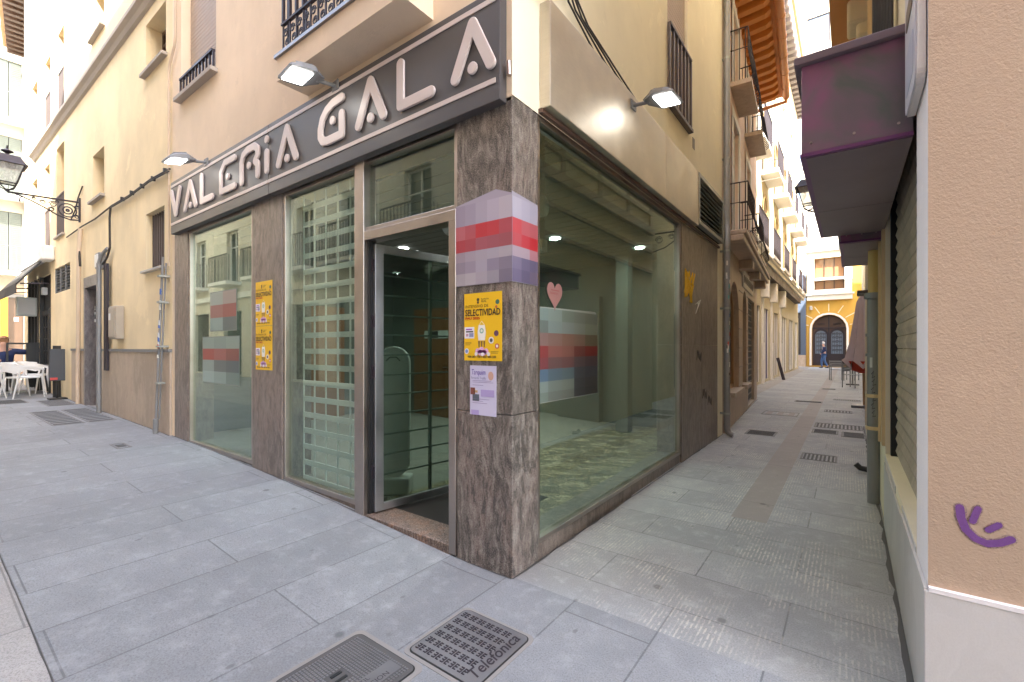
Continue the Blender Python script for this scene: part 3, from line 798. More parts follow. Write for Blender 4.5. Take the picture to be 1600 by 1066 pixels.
# ------------------------------------------------------------------ posters and boards
Yl = (.86, .52, .01); BK = (.02, .02, .02)
def pic(F, u0, z0, w, h, d):
    """function drawing in unit coords on a plane"""
    return lambda a, b, dd=0: F.P(u0 + a * w, z0 + b * h, d + dd)
def yellow_poster(u0, u1, z0, z1, label, sc=1.0, grp='yellow course posters on the shop front'):
    T = thing('poster', FS.P((u0 + u1) / 2, z0, .002), label, 'poster', grp)
    w = u1 - u0; h = z1 - z0
    mb = MB(); mb.cur = Yl; mb.fb(FS, u0, u1, z0, z1, .001, .003); mb.build('sheet', 'print', T)
    mb = MB()
    Pf = lambda a, b, d: FS.P(u0 + a * w, z0 + b * h, d)
    def r(a0, a1, b0, b1, c, d=.0036): mb.cur = c; mb.poly([Pf(a0, b0, d), Pf(a1, b0, d), Pf(a1, b1, d), Pf(a0, b1, d)])
    def dsk(cx, cz, rr, c, d=.0037): mb.cur = c; mb.poly([FS.P(u0 + cx * w + rr * w * math.cos(k * .45), z0 + cz * h + rr * w * math.sin(k * .45), d) for k in range(14)])
    r(.01, .28, .33, .50, (.85, .83, .9)); r(.05, .22, .455, .475, (.35, .1, .45), .0042); r(.05, .25, .42, .44, BK, .0042)
    r(.05, .12, .36, .40, (.5, .3, .4), .0042); r(.14, .26, .35, .41, (.3, .32, .5), .0042)
    # rocket
    mb.cur = (.86, .84, .78); mb.poly([Pf(a, b, .0038) for a, b in ((.39, .30), (.57, .30), (.59, .42), (.565, .52), (.48, .585), (.395, .52), (.37, .42))])
    mb.cur = (.75, .5, .02); mb.poly([Pf(a, b, .0042) for a, b in ((.415, .525), (.545, .525), (.48, .578))])
    dsk(.48, .44, .055, (.25, .45, .35), .0042); dsk(.48, .44, .03, (.75, .8, .7), .0045)
    for a in (.41, .48, .55): mb.cur = (.2, .12, .05); mb.poly([Pf(a - .025, .29, .004), Pf(a + .025, .29, .004), Pf(a + .012, .20, .004), Pf(a - .012, .20, .004)])
    for a, b, q in ((.37, .14, .06), (.48, .155, .07), (.60, .14, .06), (.44, .12, .06), (.54, .12, .06)): dsk(a, b, q, (.72, .42, .68), .0046)
    for a, b in ((.33, .10), (.66, .10), (.5, .095)): dsk(a, b, .04, (.85, .8, .78), .0048)
    # little scenes on the right and logos
    for a, b, q, c in ((.86, .40, .06, (.12, .05, .1)), (.73, .30, .07, (.8, .78, .74)), (.88, .215, .055, (.55, .1, .08)), (.89, .85, .05, (.06, .16, .12)), (.86, .78, .03, (.6, .15, .05)), (.07, .14, .06, (.8, .8, .85)), (.38, .90, .035, (.06, .05, .02)), (.38, .86, .028, (.06, .05, .02))):
        dsk(a, b, q, c)
    r(.03, .2, .255, .27, (.35, .2, .02)); r(.03, .17, .23, .24, (.35, .2, .02)); r(.72, .92, .13, .138, (.35, .2, .02)); r(.72, .9, .11, .118, (.35, .2, .02))
    dsk(.88, .215, .03, (.8, .75, .7), .0043); dsk(.07, .14, .04, (.2, .3, .6), .0043); dsk(.73, .3, .04, (.1, .1, .1), .0043)
    mb.build('illustration', 'print', T)
    mb = MB()
    def tx(s_, a, b, size, c, tw=None, shear=0, bold=0):
        mb.cur = c; n0 = len(mb.v)
        mb.text(s_, lambda x, y, d: (x, y, d), size * h, 0, shear=shear, bold=bold)
        xs = [v[0] for v in mb.v[n0:]]; k = tw * w / (max(xs) - min(xs)) if tw else 1; x0 = min(xs)
        for i in range(n0, len(mb.v)):
            v = mb.v[i]; mb.v[i] = FS.P(u0 + a * w + (v[0] - x0) * k, z0 + b * h + v[1], .0052)
    tx('INTENSIVO DE', .04, .785, .060, (.10, .06, .01), .62)
    tx('SELECTIVIDAD', .035, .665, .135, BK, .93, bold=.0012)
    tx('PAU 2025', .035, .612, .05, (.50, .03, .01), .40, bold=.0008)
    tx('Fundación', .47, .895, .035, BK, .2); tx('REAL', .47, .86, .04, BK, .14)
    tx('958 281 736 / 623 434 383', .10, .045, .04, BK, .76, bold=.0005)
    tx('ACADEMIA', .36, .13, .03, (.3, .02, .2), .26)
    mb.build('lettering', 'print', T)
yellow_poster(-.386, -.075, 1.315, 1.748, 'yellow SELECTIVIDAD poster on the corner granite pillar, above the lilac leaflet')
yellow_poster(-3.298, -2.950, 1.62, 2.07, 'upper of two stacked yellow SELECTIVIDAD posters on the pillar between the windows')
yellow_poster(-3.298, -2.950, 1.172, 1.616, 'lower of two stacked yellow SELECTIVIDAD posters on the pillar between the windows')
# lilac leaflet
T = thing('leaflet', FS.P(-.23, .97, .002), 'lilac leaflet with small photos taped below the yellow poster on corner pillar', 'leaflet')
mb = MB(); mb.cur = (.60, .57, .74); mb.fb(FS, -.336, -.119, .968, 1.284, .001, .003); mb.build('sheet', 'print', T)
mb = MB()
def r2(a0, a1, b0, b1, c, d=.0036): mb.cur = c; mb.fb(FS, -.336 + a0 * .217, -.336 + a1 * .217, .968 + b0 * .316, .968 + b1 * .316, .0025, d)
r2(.02, .2, .41, .55, (.25, .08, .06)); r2(.1, .36, .28, .42, (.12, .14, .18)); r2(.14, .3, .45, .5, (.6, .4, .2)); r2(.42, .93, .38, .52, (.42, .34, .62)); r2(.05, .35, .0, .1, (.46, .36, .66))
mb.cur = (.62, .38, .30); mb.prism(disc(-.336 + .8 * .217, .968 + .8 * .316, .022, 14, .028), FS.P, .0025, .0038)
for b in (.66, .69, .32, .28, .24, .6): r2(.1, .7 + .2 * math.sin(b * 40), b, b + .008, (.25, .2, .4))
mb.build('illustration', 'print', T)
mb = MB(); mb.cur = (.16, .1, .42); mb.text('Tarquim', lambda x, y, d: FS.P(-.325 + x, 1.226 + y, .005), .05, 0, sx=.7, shear=.2)
mb.cur = (.2, .2, .35); mb.text('Fernando Trujillo', lambda x, y, d: FS.P(-.325 + x, 1.198 + y, .005), .022, 0, sx=.8)
mb.build('lettering', 'print', T)

# boards whose print is a grid of blurred colour blocks
def blocks(mb, F, us, zs, rows, d, k=.72):
    for j, row in enumerate(rows):
        for i, c in enumerate(row):
            if c is None: continue
            mb.cur = tuple(max(0.001, k * (x / 255.) ** 2.2) for x in c)
            mb.poly([F.P(us[i], zs[j + 1], d), F.P(us[i + 1], zs[j + 1], d), F.P(us[i + 1], zs[j], d), F.P(us[i], zs[j], d)])
T = thing('estate_board', (0, -.01, 1.80), 'white, red and grey board wrapped round the granite corner above the posters', 'sign')
mb = MB()
mb.prism([(-.46, 1.80), (-.0, 1.80), (-.0, 2.335), (-.12, 2.38), (-.46, 2.33)], FS.P, .001, .006)
mb.prism([(-.006, 1.80), (.275, 1.80), (.275, 2.325), (-.006, 2.345)], FE.P, .001, .006)
mb.cur = (.5, .46, .55); mb.c = [(.32, .3, .36)] * len(mb.f); mb.build('panel', 'print', T)
mb = MB()
GR = [[(172, 160, 180), (178, 168, 188), (190, 180, 198), (200, 190, 208), (206, 196, 208)],
      [(205, 110, 120), (200, 95, 105), (212, 60, 70), (214, 70, 78), (200, 90, 100)],
      [(196, 72, 82), (190, 80, 90), (186, 100, 112), (180, 98, 110), (178, 96, 105)],
      [(178, 160, 172), (186, 172, 186), (188, 178, 192), (190, 182, 196), (196, 186, 196)],
      [(160, 148, 165), (172, 160, 178), (186, 178, 196), (160, 150, 172), (150, 140, 160)],
      [(186, 178, 186), (196, 188, 196), (188, 178, 190), (172, 166, 178), (140, 130, 150)]]
us = [-.459, -.375, -.285, -.19, -.095, 0.005]; zs = [2.325, 2.19, 2.10, 2.02, 1.955, 1.88, 1.802]
blocks(mb, FS, us, zs, GR, .0068)
mb.cur = tuple(.72 * (x / 255.) ** 2.2 for x in (188, 178, 196)); mb.poly([FS.P(-.459, 2.3252, .0068), FS.P(.005, 2.3252, .0068), FS.P(.005, 2.333, .0068), FS.P(-.12, 2.376, .0068), FS.P(-.459, 2.329, .0068)])
us = [-.005, .09, .18, .274]; zs = [2.318, 2.19, 2.10, 2.02, 1.955, 1.88, 1.802]
GR2 = [[(190, 184, 200), (184, 178, 196), (178, 172, 190)], [(205, 84, 92), (196, 100, 108), (190, 96, 104)], [(196, 90, 98), (200, 70, 80), (198, 50, 60)],
       [(178, 160, 172), (180, 160, 172), (186, 128, 138)], [(130, 120, 145), (112, 104, 132), (104, 96, 124)], [(120, 110, 138), (104, 96, 124), (112, 100, 122)]]
blocks(mb, FE, us, zs, GR2, .0068)
mb.build('printed_blocks', 'print', T)

T = thing('sale_banner', (-.05, .78, 1.03), 'large pale banner with red and grey blocks hung against the alley window', 'banner')
mb = MB(); F2 = Fac(-.037, 0, 0, 1, 1, 0)
mb.prism([(.30, 1.02), (1.20, 1.02), (1.24, 1.06), (1.24, 1.655), (1.20, 1.69), (.30, 1.675)], F2.P, -.002, .0)
mb.c = [(.34, .38, .34)] * len(mb.f); mb.build('panel', 'print', T)
mb = MB(); us = [.302, .47, .66, .84, 1.02, 1.239]; zs = [1.67, 1.585, 1.50, 1.41, 1.33, 1.25, 1.165, 1.09, 1.025]
GR = [[(165, 190, 185), (170, 192, 184), (150, 168, 155), (150, 162, 150), (145, 155, 140)],
      [(140, 156, 150), (165, 186, 182), (165, 180, 174), (165, 178, 165), (158, 172, 150)],
      [(178, 146, 140), (170, 138, 128), (165, 128, 112), (160, 130, 112), (130, 118, 92)],
      [(178, 84, 84), (178, 118, 110), (172, 116, 104), (142, 70, 66), (150, 32, 30)],
      [(166, 92, 98), (140, 108, 108), (140, 100, 100), (112, 92, 96), (96, 74, 82)],
      [(116, 146, 172), (112, 136, 150), (114, 138, 146), (86, 92, 100), (74, 80, 92)],
      [(165, 186, 180), (150, 166, 158), (150, 164, 152), (80, 84, 90), (74, 74, 78)],
      [(148, 168, 158), (140, 152, 144), (140, 150, 140), (74, 78, 82), (66, 68, 72)]]
blocks(mb, F2, us, zs, GR, .0012, .5); mb.build('printed_blocks', 'print', T)  # green cast of the glass is put into these print colours

def front_banner(name, u0, u1, z0, z1, rows, nu, label):
    F3 = Fac(0, .0375, 1, 0, 0, -1)
    T = thing(name, F3.P((u0 + u1) / 2, z0, 0), label, 'banner')
    mb = MB(); mb.fb(F3, u0 - .01, u1 + .01, z0 - .01, z1 + .01, -.002, 0); mb.c = [(.2, .24, .22)] * len(mb.f); mb.build('panel', 'print', T)
    mb = MB(); blocks(mb, F3, [u0 + (u1 - u0) * i / nu for i in range(nu + 1)], [z1 - (z1 - z0) * i / len(rows) for i in range(len(rows) + 1)], rows, .0012, .8)  # block colours carry the pane's green tint, banner sits outside it
    mb.build('printed_blocks', 'print', T)
front_banner('window_banner', -4.55, -3.85, 1.60, 2.05, [[(165, 178, 168), (172, 160, 150)], [(165, 120, 112), (160, 100, 92)], [(150, 172, 164), (110, 122, 118)]], 2, 'upper small banner with a faded red band against the left shop window')
front_banner('window_banner', -4.78, -3.78, .98, 1.52, [[(150, 170, 160), (140, 160, 150), (148, 168, 156)], [(165, 84, 76), (165, 105, 98), (140, 88, 80)], [(150, 168, 160), (110, 122, 120), (100, 112, 112)], [(165, 188, 182), (150, 172, 165), (124, 146, 136)]], 3, 'lower wide banner with a faded red band against the left shop window')
# heart sticker
T = thing('heart_sticker', (-.03, .56, 1.68), 'pink heart sticker on the alley window above the banner', 'sticker')
hp = []
for i in range(28):
    a = 2 * math.pi * i / 28; hp.append((.553 + .0068 * 16 * math.sin(a) ** 3 * .95, 1.775 + .0068 * (13 * math.cos(a) - 5 * math.cos(2 * a) - 2 * math.cos(3 * a) - math.cos(4 * a)) * 1.0))
F4 = Fac(-.034, 0, 0, 1, 1, 0)
mb = MB(); mb.prism(hp, F4.P, 0, .002); mb.c = [(.38, .19, .18)] * len(mb.f); mb.build('sheet', 'print', T)
mb = MB(); mb.cur = (.35, .08, .07); mb.poly([F4.P(.50, 1.80, .003), F4.P(.61, 1.80, .003), F4.P(.61, 1.805, .003), F4.P(.50, 1.805, .003)])
mb.text('liquidación', lambda x, y, d: F4.P(.488 + x, 1.775 + y, .003), .024, 0); mb.build('lettering', 'print', T)

# graffiti on the granite panel
T = thing('graffiti_tag', (.002, 4.1, 1.1), 'yellow and dark scribbled tags sprayed on the granite panel beside the alley window', 'graffiti')
mb = MB(); zz = [FE.P(3.68 + .16 * math.sin(i * 1.9) + i * .008, 2.18 + .2 * math.sin(i * 2.7), .003) for i in range(26)]
mb.tube(zz, .011, 4); mb.build('yellow_scribble', 'graffiti_yellow', T)
mb = MB()
for c in range(3):
    zz = [FE.P(4.15 + c * .3 + .035 * i, [1.28, .74, .62][c] + (.06 if i % 2 else -.05) * (1 + .5 * math.sin(i * 2.3)), .001) for i in range(8)]
    mb.tube(zz, .003, 4)
mb.build('dark_scribble', 'graffiti_dark', T)
mb = MB()
for c in range(5):
    mb.tube([FE.P(4.1 + .06 * c, 1.85 + .05 * c, .003), FE.P(4.35 - .07 * c, 2.05 - .02 * c, .003)], .003, 4)
mb.build('white_scratches', 'white_trim', T)

# ------------------------------------------------------------------ stuff along the shop walls
def clamps(mb, F, u, d, zs, r):
    for z in zs: mb.tube([F.P(u, z, d), F.P(u, z + .03, d)], r + .006, 12); mb.fb(F, u - .012, u + .012, z, z + .03, 0, d)
T = thing('drainpipe', (.09, 5.50, 0), 'grey drainpipe covered in stickers at the end of the granite shop', 'drainpipe')
mb = MB(); u, d, r = 5.53, .10, .048
mb.tube([FE.P(u, .03, d + .09), FE.P(u, .07, d + .02), FE.P(u, .14, d), FE.P(u, 2.95, d), FE.P(u + .02, 3.12, d + .0), FE.P(u + .10, 3.28, d - .02), FE.P(u + .14, 3.42, d - .03), FE.P(u + .15, 7.4, d - .03)], r, 14)
mb.build('pipe', 'pipe_grey', T, smooth=True)
mb = MB(); clamps(mb, FE, u, d, (.35, 2.0, 2.9), r); clamps(mb, FE, u + .15, d - .03, (4.4, 6.0), r); mb.build('clamp', 'galvanised', T)
mb = MB(); rs = random.Random(3)
for i in range(26):
    z = rs.uniform(.9, 2.7); a = rs.uniform(-1.4, .6) ; h = rs.uniform(.03, .08); c = rs.choice([(.6, .6, .62), (.05, .12, .3), (.5, .06, .04), (.7, .68, .6), (.1, .35, .35), (.05, .05, .05)])
    mb.cur = c
    pts = []
    for k in range(4):
        t_ = a - math.pi * .0 + k * .14
        pts.append((math.cos(t_ - .3), math.sin(t_ - .3)))
    for k in range(3):
        q = [(.10 + (r + .0015) * pts[j][0], 5.53 + (r + .0015) * pts[j][1]) for j in (k, k + 1)]
        mb.poly([(q[0][0], q[0][1], z), (q[1][0], q[1][1], z), (q[1][0], q[1][1], z + h), (q[0][0], q[0][1], z + h)])
mb.build('stickers', 'sticker', T)

T = thing('conduit_pole', (-5.93, -.08, gz(-5.9)), 'thin leaning steel conduit with stickers beside the left granite pillar', 'pole')
mb = MB(); mb.tube([(-6.02, -.10, .12), (-6.0, -.10, .42)], .034, 12); mb.tube([(-6.0, -.10, .42), (-5.86, -.06, 2.63)], .016, 10); mb.tube([(-5.98, -.07, .42), (-5.84, -.03, 2.55)], .012, 8)
mb.build('pipe', 'pipe_grey', T, smooth=True)
mb = MB()
for z in (.9, 1.4, 2.0, 2.35): mb.box(-6.02 + z * .06, -5.93 + z * .06, -.12, 0, z, z + .025)
mb.build('clamp', 'galvanised', T)
mb = MB(); rs = random.Random(9)
for i in range(14):
    z = rs.uniform(1.2, 2.2); x = -6.0 + (z - .42) * .0633; h = rs.uniform(.03, .07)
    mb.cur = rs.choice([(.6, .6, .62), (.05, .12, .4), (.5, .06, .04), (.7, .68, .6)])
    mb.box(x - .010, x + .016, -.118 + .018 * (z - .42), -.1 + .018 * (z - .42), z, z + h)
mb.build('stickers', 'sticker', T)
# thin pipe on the seam between two houses
mb = MB(); mb.tube([(-5.73, -.03, 3.9), (-5.73, -.03, 5.1), (-5.71, -.03, 5.2), (-5.53, -.03, 5.38), (-5.49, -.03, 5.5), (-5.49, -.03, 9)], .016, 8)
mb.tube([(-5.73, -.03, 2.5), (-5.73, -.03, 3.9)], .012, 8)
tag(mb.build('thin_pipe', 'pipe_beige', smooth=True), 'thin beige pipe with an elbow on the seam left of the shop sign', 'pipe')
# loose cables at the corner fascia
mb = MB()
mb.tube([(-.3, -.03, 4.6), (-.12, -.03, 4.0), (.02, -.02, 3.72), (.03, .25, 3.66), (.03, .6, 3.9), (.03, .9, 4.5)], .008, 6)
for k in range(4):
    mb.tube([(.02, .35 + .03 * k, 4.9), (.02, .40 + .03 * k, 4.25 - .04 * k), (.04, .62 + .1 * k, 3.85), (.05, 1.0 + .22 * k, 3.69 + .01 * k), (.04, 1.7 + .15 * k, 3.67)], .007, 6)
mb.tube([(.02, 1.9, 3.70), (.03, 2.3, 3.69), (.03, 2.6, 3.72), (.02, 2.75, 3.69)], .006, 6)
tag(mb.build('loose_cables', 'cable', smooth=True), 'loose black cables hanging over the top of the steel fascia', 'cable')
mb = MB(); mb.tube([(.0, -.03, 3.03), (.0, -.035, 3.11)], .017, 10)
tag(mb.build('pipe_stub', 'steel'), 'short steel pipe stub fixed on the wall corner just right of the sign', 'pipe')

# ------------------------------------------------------------------ left house
Hh = thing('stucco_house', (-11, 3, .2), 'long peach stucco house with stone dado and white cornice left of the shop', 'building')
XL, XR = -17.7, -5.705
holes = [rect(-6.80, -5.95, 5.46, 6.2), rect(-9.9, -9.1, 7.2, 8.1), rect(-9.9, -9.1, 4.15, 5.02), rect(-6.79, -6.01, 2.53, 3.38),
         rect(-13.23, -12.38, 3.95, 6.0), rect(-14.65, -13.98, 3.85, 5.9), rect(-13.05, -12.40, 6.75, 8.6), rect(-14.55, -13.9, 6.7, 8.5),
         rect(-10.36, -9.32, .23, 2.62), rect(-16.4, -15.6, 6.7, 8.5), rect(-16.4, -15.6, 3.9, 5.9), rect(-16.95, -15.42, .3, 3.2), rect(-15.12, -13.86, .3, 3.2),
         rect(-13.42, -11.8, 2.66, 3.24)]
mb = MB(); mb.wall(FS, [(XL, .1), (XR, .1), (XR, 9.6), (XL, 9.6)], holes, .30)
body(mb, XL, XR, .0, 9, .1, 9.6, 'SE'); mb.poly([(XR, 0, 0), (XR, 9, 0), (XR, 9, 9.6), (XR, 0, 9.6)])
mb.build('wall', 'stucco_left', Hh)
# cornice
mb = MB()
prof = [(0, 6.38), (.04, 6.40), (.07, 6.46), (.12, 6.50), (.12, 6.56), (0, 6.60)]
b = len(mb.v)
for x in (-16, XR):
    mb.v += [(x, -dd - .001, z) for dd, z in prof]
for k in range(5): mb.f.append((b + k, b + k + 1, b + 7 + k, b + 6 + k)); mb.c.append(mb.cur)
mb.f.append(tuple(b + k for k in range(6))); mb.f.append(tuple(b + 6 + k for k in range(6))); mb.c += [mb.cur] * 2
mb.build('cornice', 'cement', Hh)
# dado of stone
mb = MB()
xs = [-11.5, -10.62]
mb.fb(FS, -11.5, -10.40, .15, 1.33, .001, .03)
mb.build('stone_dado', 'stone_dado', Hh); mb = MB()
for a, b_ in ((-9.28, -8.1), (-8.097, -6.9), (-6.897, -5.62 - .09)): mb.fb(FS, a, b_, .1, 1.33, .001, .03)
mb.build('stone_dado', 'stone_dado', Hh)
mb = MB(); mb.fb(FS, -11.5, -10.40, 1.332, 1.375, 0.001, .045); mb.fb(FS, -9.28, -5.71, 1.332, 1.375, .001, .045); mb.build('dado_cap', 'grey_plastic', Hh)
for (u0, u1, z0, z1, kind) in ((-6.80, -5.95, 5.46, 6.2, 1), (-9.9, -9.1, 7.2, 8.1, 1), (-9.9, -9.1, 4.15, 5.02, 1), (-16.4, -15.6, 6.7, 8.5, 0), (-16.4, -15.6, 3.9, 5.9, 0)):
    window_unit(FS, Hh, u0, u1, z0, z1, .24, 'window_brown', 'wood_dark')
    if kind: sill(FS, Hh, u0, u1, z0, .07, .045)
# barred window
window_unit(FS, Hh, -6.79, -6.01, 2.53, 3.38, .24, 'window_dark', 'wood_dark', tr=0)
mb = MB()
for i in range(8): u = -6.74 + i * .096; mb.fb(FS, u - .012, u + .012, 2.54, 3.37, -.09, -.066)
mb.fb(FS, -6.78, -6.02, 2.56, 2.585, -.065, -.055); mb.build('window_bars', 'slat_brown', Hh)
sill(FS, Hh, -6.79, -6.01, 2.53, .06, .03, 'grey_light')
# tall windows with slatted blinds and rails
for (u0, u1, z0, z1) in ((-13.23, -12.38, 3.95, 6.0), (-14.65, -13.98, 3.85, 5.9), (-13.05, -12.40, 6.75, 8.6), (-14.55, -13.9, 6.7, 8.5)):
    window_unit(FS, Hh, u0, u1, z0, z1, .24, 'window_brown', 'wood_pale')
    mb = MB(); railing(mb, FS, u0, u1, z0 + .02, z0 + .95, -.02, 8, .012); mb.build('window_railing', 'slat_brown', Hh)
    sill(FS, Hh, u0, u1, z0, .05, .04)
# doorway
window_unit(FS, Hh, -10.30, -9.38, .25, 2.55, .29, 'window_dark', 'grey_plastic', tr=.2)
mb = MB(); mb.fb(FS, -10.40, -10.30, .2, 2.75, -.29, .04); mb.fb(FS, -9.38, -9.28, .2, 2.75, -.29, .04); mb.fb(FS, -10.30, -9.38, 2.55, 2.75, -.29, .04)
mb.build('door_surround', 'door_granite', Hh)
mb = MB(); mb.cur = (.03, .03, .03); mb.text('7', lambda x, y, d: FS.P(-9.87 + x, 2.60 + y, .042), .14, 0); mb.build('house_number', 'print', Hh)
# louvred vent
mb = MB(); mb.fb(FS, -13.41, -11.81, 2.67, 3.23, -.2, -.15)
vg = mb.build('ventilation_grille', 'black', Hh); mb = MB()
for a in (-13.41, -12.9, -12.36, -11.85): mb.fb(FS, a, a + .04, 2.67, 3.23, -.14, -.01)
for i in range(8):
    z = 2.70 + i * .066; mb.hexa([FS.P(-13.37, z + .03, -.09), FS.P(-11.85, z + .03, -.09), FS.P(-11.85, z, -.02), FS.P(-13.37, z, -.02), FS.P(-13.37, z + .04, -.09), FS.P(-11.85, z + .04, -.09), FS.P(-11.85, z + .01, -.02), FS.P(-13.37, z + .01, -.02)])
mb.build('louvre', 'grey_plastic', vg)
# dark cafe front
mb = MB()
for a, b_ in ((-16.95, -16.86), (-16.45, -16.40), (-15.93, -15.88), (-15.51, -15.42)): mb.fb(FS, a, b_, .3, 3.2, -.12, .02)
mb.fb(FS, -16.86, -15.51, 2.3, 2.42, -.11, .015); mb.fb(FS, -16.86, -15.51, .3, .8, -.11, -.02)
cf = mb.build('cafe_window', 'black', Hh)
MB().fb(FS, -16.9, -15.46, .75, 3.2, -.2, -.13).build('pane', 'window_dark', cf)
mb = MB(); mb.fb(FS, -15.12, -15.03, .3, 3.2, -.1, .03); mb.fb(FS, -13.95, -13.86, .3, 2.35, -.1, .03); mb.fb(FS, -15.03, -13.86, 2.35, 3.2, -.1, -.04); mb.fb(FS, -15.03, -13.95, .3, 1.0, -.1, -.03); mb.fb(FS, -15.03, -13.95, 2.2, 2.33, -.1, -.01)
for k in range(4): mb.fb(FS, -15.0 + k * .27, -14.93 + k * .27, 1.0, 2.2, -.1, -.02)
for z in (1.3, 1.6, 1.9): mb.fb(FS, -15.0, -13.97, z, z + .03, -.09, -.03)
cd = mb.build('cafe_door', 'black', Hh)
MB().fb(FS, -15.05, -13.93, .9, 2.25, -.2, -.12).build('pane', 'window_dark', cd)
# loops of wall cable
mb = MB(); zc = lambda x: 3.79
pts = [(-5.70, -.03, 3.80), (-6.5, -.03, 3.83), (-7.5, -.03, 3.80), (-8.48, -.03, 3.82), (-9.6, -.03, 3.78), (-10.6, -.03, 3.80), (-11.96, -.03, 3.78)]
mb.tube(pts, .013, 6); mb.tube([(x, y - .012, z - .035) for x, y, z in pts[:4]], .01, 6)
mb.tube([(-8.50, -.04, 3.8), (-8.52, -.05, 3.6), (-8.50, -.05, 3.1), (-8.62, -.06, 2.95), (-8.85, -.07, 2.85)], .016, 6)
for x in (-5.9, -6.4, -6.9, -7.4, -7.9): mb.box(x, x + .03, -.05, 0, 3.79, 3.85)
mb.tube([(-11.6, -.02, 4.1), (-11.2, -.02, 4.25), (-10.95, -.02, 4.45), (-10.6, -.02, 4.6)], .012, 6)
tag(mb.build('wall_cable', 'cable'), 'dark cable run stapled along the peach wall left of the sign', 'cable')
# grey conduit pole beside the doorway
T = thing('conduit_pole', (-8.86, -.10, gz(-8.9)), 'stout dark grey conduit between the doorway and the meter box', 'pole')
mb = MB(); mb.tube([(-8.86, -.12, .2), (-8.86, -.12, 2.86)], .036, 12); mb.tube([(-8.86, -.12, 2.86), (-8.80, -.1, 3.0), (-8.6, -.06, 3.1)], .03, 8); mb.build('pipe', 'pipe_grey', T, smooth=True)
mb = MB(); mb.box(-8.80, -8.62, -.07, -.035, 1.0, 2.85); mb.build('backplate', 'iron_dark', T)
mb = MB(); mb.tube([(-8.86, -.12, .2), (-8.86, -.12, .225)], .085, 14); mb.build('base_flange', 'iron_dark', T)
mb = MB(); rs = random.Random(5)
for i in range(6): z = rs.uniform(1.4, 2.1); mb.cur = (.6, .6, .58); mb.box(-8.83, -8.80, -.183, -.176, z, z + .05)
mb.build('stickers', 'sticker', T)
T = thing('drainpipe', (-10.66, -.06, gz(-10.6)), 'slim beige drainpipe on the peach wall left of the doorway', 'drainpipe')
mb = MB(); mb.tube([(-10.70, -.07, .22), (-10.70, -.07, .8), (-10.66, -.07, 1.5), (-10.60, -.07, 3.3), (-10.60, -.05, 3.75)], .036, 10); mb.build('pipe', 'pipe_beige', T, smooth=True)
mb = MB(); mb.tube([(-10.70, -.07, .2), (-10.70, -.07, .24)], .07, 10); mb.tube([(-10.58, -.07, 3.3), (-10.56, -.06, 3.0)], .02, 6); mb.tube([(-10.60, -.06, 3.4), (-10.60, -.05, 3.7)], .03, 8); mb.build('fitting', 'cable', T)
T = thing('meter_box', (-8.1, -.075, 1.5), 'grey meter cabinet fixed to the peach wall above the stone dado', 'meter box')
MB().box(-8.30, -7.88, -.11, 0, 1.54, 2.08).build('cabinet', 'meter_beige', T, bevel=.012)
mb = MB(); mb.box(-8.27, -7.91, -.12, -.11, 1.57, 2.05); dr = mb.build('door', 'meter_beige', T, bevel=.006)
mb = MB(); mb.cur = (.7, .7, .68); mb.box(-8.24, -8.14, -.124, -.1205, 1.85, 1.96); mb.build('label_plate', 'print', T)
T = thing('wall_lamp', (-9.3, -.06, 2.8), 'small boxy grey wall lamp beside the top of the doorway', 'wall lamp')
MB().box(-9.22, -8.98, -.10, 0, 2.80, 3.08).build('housing', 'grey_plastic', T, bevel=.01)
MB().box(-9.20, -9.0, -.115, -.10, 2.83, 3.05).build('lens', 'white_plastic', T, bevel=.004)

# awning, hung boxes
T = thing('awning', (-15.4, -.3, 2.85), 'dark canvas awning over the black cafe front', 'awning')
mb = MB()
for x0, x1 in ((-17.1, -15.55), (-15.5, -13.95)):
    mb.hexa([(x0, -.10, 3.52), (x1, -.10, 3.52), (x1, -.55, 2.86), (x0, -.55, 2.86), (x0, -.10, 3.56), (x1, -.10, 3.56), (x1, -.56, 2.90), (x0, -.56, 2.90)])
    mb.box(x0, x1, -.57, -.555, 2.68, 2.9)
mb.build('canvas', 'canvas_dark', T)
mb = MB(); mb.box(-17.15, -13.9, -.16, 0, 3.52, 3.68); mb.build('cassette', 'white_plastic', T, bevel=.02)
mb = MB(); 
for x in (-13.95, -15.5, -17.1): mb.tube([(x, -.03, 2.95), (x, -.5, 2.9)], .018, 6)
mb.build('arm', 'iron_dark', T)
T = thing('projecting_sign', (-15.3, -.3, 2.2), 'small grey lightbox hung below the dark cafe awning', 'sign')
MB().box(-15.4, -15.22, -.42, -.06, 2.2, 2.68).build('lightbox', 'galvanised', T, bevel=.01)
MB().box(-15.22, -15.21, -.39, -.09, 2.24, 2.64).build('face', 'grey_light', T)
T = thing('junction_box', (-14.55, -.04, 2.75), 'small white box on the dark panel above the cafe door', 'box')
MB().box(-14.7, -14.5, -.06, .035, 2.72, 2.9).build('box_body', 'white_plastic', T, bevel=.01)
# white covered unit on end of awning
tag(MB().box(-13.9, -13.35, -.22, -.001, 3.45, 3.78).build('wall_unit', 'white_plastic', bevel=.03), 'white wall unit at the near end of the cafe awning', 'wall unit')

